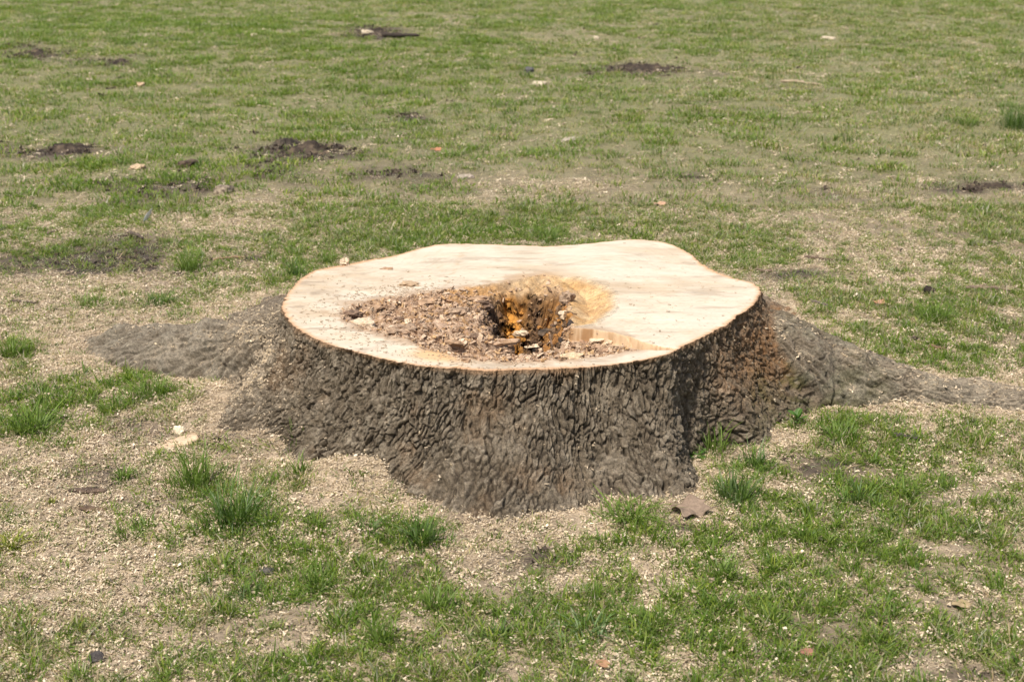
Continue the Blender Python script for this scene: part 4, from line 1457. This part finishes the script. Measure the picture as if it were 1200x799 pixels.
TW = ((.24, .17, .12), (.12, .085, .06))
stick(447, 45, 492, 46, 6, ((.06, .045, .035), (.035, .028, .022)), 'thick dark stick in the far lawn beside the small earth heap', lift=.015)
stick(1129, 340, 1184, 343, 5, TW, 'knotty brown twig right of the round dark ball', side=.3)
stick(942, 303, 1000, 307, 3, ((.16, .11, .08), (.09, .06, .04)), 'thin dark bent twig behind the right shoulder of the stump', bend=-.08)
stick(915, 97, 960, 101, 4, ((.42, .33, .22), (.3, .22, .15)), 'pale thin twig in the far right lawn')
stick(250, 307, 288, 303, 3, ((.36, .22, .13), (.22, .14, .09)), 'reddish thin twig in the chips above the left root')
stick(12, 355, 46, 358, 4, ((.12, .085, .065), (.07, .05, .04)), 'short dark twig in the chips at the left edge')
stick(150, 275, 168, 282, 5, ((.12, .09, .07), (.07, .05, .04)), 'stubby dark twig beside the white feather')
stick(1046, 512, 1078, 519, 6, ((.09, .075, .065), (.05, .04, .035)), 'dark curved twig below the right root', bend=.12, side=.6)
stick(1060, 523, 1105, 524, 3, ((.40, .33, .22), (.28, .22, .14)), 'thin straw coloured twig below the dark curved one', bend=-.08)
stick(55, 277, 68, 272, 4, TW, 'tiny dark twig on the pale bare patch at the left')
stick(905, 320, 885, 318, 4, TW, 'short brown twig right behind the rim of the stump')
stick(950, 355, 975, 364, 4, ((.2, .16, .13), (.12, .09, .07)), 'grey thin twig beside the right shoulder bark')
stick(1088, 408, 1108, 412, 5, ((.22, .13, .08), (.12, .08, .05)), 'short brown twig in the grass above the right root')


# leaves
def leaf(px, py, wpx, dpx, ang_, pal, lab, lobes=None, curl=.25, lift=.008):
    x, y, z = ground_at(px, py)
    m = mpp(px, py)
    lob = lobes or [(0, 1), (.35, .92), (.8, .78), (1.57, .62), (2.3, .78), (2.8, .95), (3.14, 1.0), (3.5, .93), (4.0, .78), (4.71, .6), (5.5, .8), (6.0, .93)]
    la = np.array([l[0] for l in lob] + [lob[0][0] + 6.2832])
    lr = np.array([l[1] for l in lob] + [lob[0][1]])
    n, k = 64, 9
    co_, cl_ = [], []
    for j in range(k + 1):
        for i in range(n):
            t_ = i / n * 6.2832
            r_ = np.interp(t_, la, lr) * j / k
            X, Y = r_ * math.cos(t_) * wpx * m / 2, r_ * math.sin(t_) * dpx * m / 2 / .36
            q = j / k
            Z = curl * wpx * m * (.30 * q * q * math.sin(t_ * 2 + ang_ * 3) + .14 * math.sin(t_ * 5 + 1) * q ** 3) - .10 * wpx * m * (1 - abs(math.sin(t_))) * 0
            rib = abs(math.sin(t_ * 2.5)) ** 6
            co_.append((X, Y, Z))
            f = max(0, min(1, .5 + .5 * rib + R.uniform(-.3, .3)))
            cl_.append([pal[0][c] * f + pal[1][c] * (1 - f) for c in range(3)])
    me = mesh_np('dead_leaf', co_, grid_faces(k + 1, n, True), np.array(cl_), True, M_DEADLEAF)
    o = link('dead_leaf', me, None, (x, y, z + lift + .04 * wpx * m), (0.10, 0, ang_))
    md = o.modifiers.new('thickness', 'SOLIDIFY')
    md.thickness = .0008
    # stalk
    c2, l2 = [], []
    for i in range(5):
        u = i / 4
        for j in range(5):
            t_ = j / 5 * 6.283
            c2.append(((1.0 + .35 * u) * wpx * m / 2, math.cos(t_) * .0012 + .01 * u * u, math.sin(t_) * .0012 + .004 * u + .002))
            l2.append(pal[1])
    s = link('leaf_stalk', mesh_np('leaf_stalk', c2, grid_faces(5, 5, True), np.array(l2), True, M_DEADLEAF), o)
    tag(o, lab, 'dead leaf', 'dead leaves on the lawn')


maple = [(0, 1.0), (.18, .72), (.42, .70), (.62, .98), (.80, .72), (1.25, .62), (1.57, .85), (1.9, .66), (2.3, .62), (2.55, .95), (2.75, .75), (3.0, .72), (3.2, 1.0), (3.45, .7), (3.9, .7), (4.2, .62), (4.55, .95), (4.85, .68), (5.3, .6), (5.55, .62), (5.85, .7), (6.1, .72)]
leaf(806, 600, 56, 20, -0.12, ((.27, .195, .135), (.17, .12, .085)), 'large torn greyish brown dead leaf at the foot of the stump, front right', maple, .32, .010)
leaf(511, 177, 13, 6, .2, ((.42, .19, .10), (.33, .15, .08)), 'small orange brown dead leaf in the lawn above the stump')
leaf(1030, 357, 14, 8, .5, ((.52, .27, .17), (.42, .22, .14)), 'small orange pink dead leaf to the right of the stump')
leaf(706, 781, 14, 10, 1.0, ((.36, .20, .11), (.28, .15, .08)), 'orange dead leaf at the bottom edge right of the middle')
leaf(773, 241, 14, 6, .1, ((.50, .30, .19), (.40, .24, .15)), 'small tan orange dead leaf in the lawn just behind the stump')
leaf(945, 768, 16, 8, .3, ((.30, .14, .09), (.2, .1, .07)), 'small dark red dead leaf near the bottom right')
leaf(1126, 712, 22, 8, -.1, ((.34, .26, .14), (.26, .18, .1)), 'curled olive brown dead leaf at the lower right')


# pale slab of shaved root
def wood_slab():
    x, y, z = ground_at(200, 520)
    n, k = 40, 18
    m = mpp(200, 520)
    L_, W_ = 78 * m, 34 * m / .40 * .55
    u = np.linspace(-1, 1, n)
    v = np.linspace(-1, 1, k)
    A, B = np.meshgrid(u, v)
    w_ = (1 - .28 * np.abs(A) ** 3 + .12 * fbm(A * 3, B * 0 + 2, 650, 3))
    X = A * L_ / 2
    Y = B * W_ / 2 * w_ + .012 * A
    Z = .010 + .014 * A - .045 * np.abs(B) ** 3.0 - .055 * ss(.8, 1.0, np.abs(A)) + .003 * fbm(X * 20, Y * 120, 655, 3)
    cl = mix(np.broadcast_to(C3(.56, .41, .27), A.shape + (3,)), C3(.36, .24, .15), np.clip(.3 + 1.1 * fbm(X * 9, Y * 60, 660, 4), 0, 1))
    cl = mix(cl, C3(.13, .09, .065), ss(.62, .95, np.abs(B) + .1 * fbm(X * 30, Y * 30, 663, 2)) * .8)
    me = mesh_np('root_slab', np.stack([X, Y, Z], -1).reshape(-1, 3), grid_faces(k, n), cl.reshape(-1, 3), True, M_CHUNK_DRY)
    o = link('root_slab', me, None, (x, y, z - .004), (0, 0, .38))
    tag(o, 'pale shaved piece of root wood half buried in the chips at the lower left of the stump', 'root piece')


wood_slab()


# feather
def feather():
    x, y, z = ground_at(168, 262)
    co_, cl_ = [], []
    for i in range(20):
        u = i / 19
        w_ = .010 * math.sin(u * 3.0) ** .7 + .0006
        for j, sg in enumerate((-1, -.1, .1, 1)):
            co_.append((u * .03 + sg * w_ * 1.0, sg * .003, u * .075 + (.0015 if abs(sg) < .5 else 0)))
            cl_.append((.72, .72, .70) if j in (1, 2) else (.55, .55, .53))
    o = link('feather', mesh_np('feather', co_, grid_faces(20, 4), np.array(cl_), True, M_DEADLEAF), None, (x, y, z), (.25, .15, .3))
    md = o.modifiers.new('thickness', 'SOLIDIFY')
    md.thickness = .0006
    tag(o, 'small white feather stuck upright in the grass at the left', 'feather')


feather()

# ------------------------------------------------------------------ single tufts of long grass
DKG = [(.075, .135, .022), (.100, .170, .030), (.130, .205, .038), (.14, .20, .075)]
BRG = [(.145, .215, .035), (.175, .245, .045), (.12, .185, .032)]
YLG = [(.30, .30, .04), (.24, .27, .045), (.20, .24, .04)]
TUFTS = [  # px, py of the base, width px, height px, blades, palette, label
    (278, 612, 100, 62, 200, DKG, 'biggest dark green grass tuft with drooping blades, in front of the stump at the left'),
    (228, 572, 80, 66, 120, BRG, 'tall bright grass tuft with upright blades beside the pale root piece'),
    (346, 324, 30, 26, 90, DKG, 'dense dark green tuft touching the back left rim of the stump'),
    (386, 308, 34, 18, 70, BRG, 'short green tuft peeping behind the back left rim, right of a darker tuft'),
    (36, 505, 84, 36, 170, BRG, 'wide bright green tuft at the left edge, below the left root'),
    (12, 418, 44, 30, 110, BRG, 'bright green tuft cut by the left edge, level with the left root'),
    (176, 462, 76, 30, 120, BRG, 'spreading light green tuft under the left root'),
    (495, 636, 74, 46, 110, DKG, 'dark tuft with arching blades right below the sawdust mound'),
    (428, 622, 60, 26, 60, DKG, 'low sparse tuft below the sawdust mound'),
    (349, 520, 36, 42, 16, BRG, 'few long thin blades standing against the left front bark'),
    (352, 556, 40, 28, 60, BRG, 'small tuft in the sawdust by the left front of the stump'),
    (738, 607, 92, 30, 180, BRG, 'wide dense green tuft at the foot of the stump, right of centre'),
    (862, 585, 70, 50, 130, DKG, 'tall green tuft beside the torn dead leaf'),
    (838, 530, 56, 44, 60, BRG, 'tuft growing in the notch between two buttresses of the bark'),
    (884, 548, 50, 34, 80, DKG, 'leafy green tuft in front of the right buttress'),
    (850, 678, 54, 32, 100, BRG, 'rounded bright tuft in the lower right lawn, left of a smaller dense one'),
    (945, 632, 60, 20, 120, BRG, 'low dense bright green tuft in the lawn below the right root'),
    (985, 516, 66, 30, 110, BRG, 'green tuft right under the mossy right root'),
    (1000, 588, 70, 30, 70, DKG, 'tuft with pale grey green arching blades in the right lawn'),
    (1060, 578, 80, 26, 80, BRG, 'spreading tuft right of the pale arching one'),
    (690, 742, 90, 34, 60, [(.16, .24, .09), (.2, .27, .12), (.12, .2, .05)], 'sparse tuft with wide pale blades near the bottom middle'),
    (768, 736, 92, 34, 150, BRG, 'broad green tuft at the bottom, right of the pale bladed one'),
    (512, 712, 62, 34, 110, BRG, 'upright green tuft in the lower middle, below the sawdust'),
    (582, 748, 60, 26, 60, DKG, 'low dark tuft at the bottom between two brighter ones'),
    (448, 752, 60, 40, 90, BRG, 'tuft with thin upright blades at the bottom left of centre'),
    (152, 628, 66, 24, 80, BRG, 'loose tuft left of the biggest dark green tuft'),
    (146, 562, 34, 22, 60, BRG, 'small neat tuft standing alone in the chips at the left'),
    (372, 692, 60, 30, 90, BRG, 'slanting tuft of fine blades in the lower left lawn'),
    (290, 700, 60, 20, 90, DKG, 'low dark green tuft below the flat dark stone'),
    (222, 318, 40, 36, 100, BRG, 'upright green tuft in the chips above the left root'),
    (205, 372, 34, 12, 60, BRG, 'short bright tuft touching the upper edge of the left root'),
    (186, 356, 56, 20, 90, DKG, 'grey green tuft above the left root'),
    (106, 358, 60, 20, 90, BRG, 'low green tuft far left above the root tip'),
    (1095, 376, 66, 30, 80, BRG, 'coarse tuft with wide pale blades right of the stump'),
    (1134, 146, 42, 16, 90, BRG, 'isolated bright tuft in the upper right lawn'),
    (1188, 150, 50, 42, 170, DKG, 'taller dark green tuft at the upper right edge'),
    (295, 32, 24, 10, 60, DKG, 'small dark tuft in the far left lawn'),
    (642, 280, 60, 20, 110, BRG, 'tuft behind the back rim of the stump, right of middle'),
    (470, 296, 40, 18, 80, BRG, 'tuft behind the back left part of the rim'),
    (15, 640, 60, 22, 150, YLG, 'yellow green mossy patch at the left edge'),
    (60, 590, 20, 12, 30, YLG, 'tiny yellow green sprout above the mossy patch'),
]
for i, (px, py, wp, hp, nb, pal, lab) in enumerate(TUFTS):
    x, y, z = ground_at(px, py)
    m = mpp(px, py)
    r = random.Random(100 + i)
    hh = hp * m
    ww = wp * m
    sd_ratio = max(.5, min(1.9, ww / 2 / hh * 1.0))
    wblade = .0036 if 'wide' in lab or 'coarse' in lab or 'arching' in lab else .0027
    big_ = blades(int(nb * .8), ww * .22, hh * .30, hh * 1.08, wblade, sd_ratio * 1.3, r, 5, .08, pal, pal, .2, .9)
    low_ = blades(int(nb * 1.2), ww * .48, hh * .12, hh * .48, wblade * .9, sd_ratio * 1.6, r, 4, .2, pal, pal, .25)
    off = len(big_[0])
    data = (big_[0] + low_[0], big_[1] + [tuple(v + off for v in f) for f in low_[1]], big_[2] + low_[2], big_[3] + low_[3], big_[4] + low_[4])
    o = link('grass_tuft', blade_mesh('grass_tuft', data, M_TUFT), None, (x, y, z - .002))
    tag(o, lab, 'grass tuft', 'single tufts of longer grass')


# broad leaved weeds
def weed(px, py, spots, lab):
    x, y, z = ground_at(px, py)
    root = bpy.data.objects.new('weed', None)
    COL.objects.link(root)
    root.location = (x, y, z)
    m = mpp(px, py)
    for (lp, az, tilt, up) in spots:
        L_ = lp * m
        n = 10
        co_, cl_ = [], []
        for i in range(n):
            u = i / (n - 1)
            w_ = .26 * L_ * math.sin(min(1, u * 1.02) * 3.05) ** .8 + .001
            for sg in (-1, -.5, 0, .5, 1):
                co_.append((u * L_ * math.cos(tilt), sg * w_, u * L_ * math.sin(tilt) - .12 * L_ * u * u + abs(sg) * w_ * .35))
                k = .85 if sg == 0 else 1.0
                c = (.085, .165, .035)
                cl_.append([v * (1.35 if sg == 0 else 1.0) * R.uniform(.9, 1.1) for v in c])
        o = link('leaf', mesh_np('leaf', co_, grid_faces(n, 5), np.array(cl_), True, M_TUFT), root, (0, 0, up * m), (0, 0, az))
    tag(root, lab, 'weed')


weed(818, 535, [(22, 2.9, .35, 2), (20, -2.6, .1, 1), (16, -1.2, .2, 1), (14, .6, .5, 2)], 'broad leaved weed with two oval leaves in the notch of the bark')
weed(934, 497, [(16, 1.2, .9, 6), (15, 2.6, .6, 8), (14, -.5, .6, 5), (13, -1.9, .4, 3), (12, .3, 1.1, 9), (12, 3.6, .9, 8)], 'bushy small weed with rounded leaves below the mossy root')
weed(906, 493, [(13, .3, .7, 3), (12, 2.3, .7, 4), (12, -1.6, .4, 3), (10, 1.2, 1.1, 5)], 'dark low weed in the corner between trunk and right root')
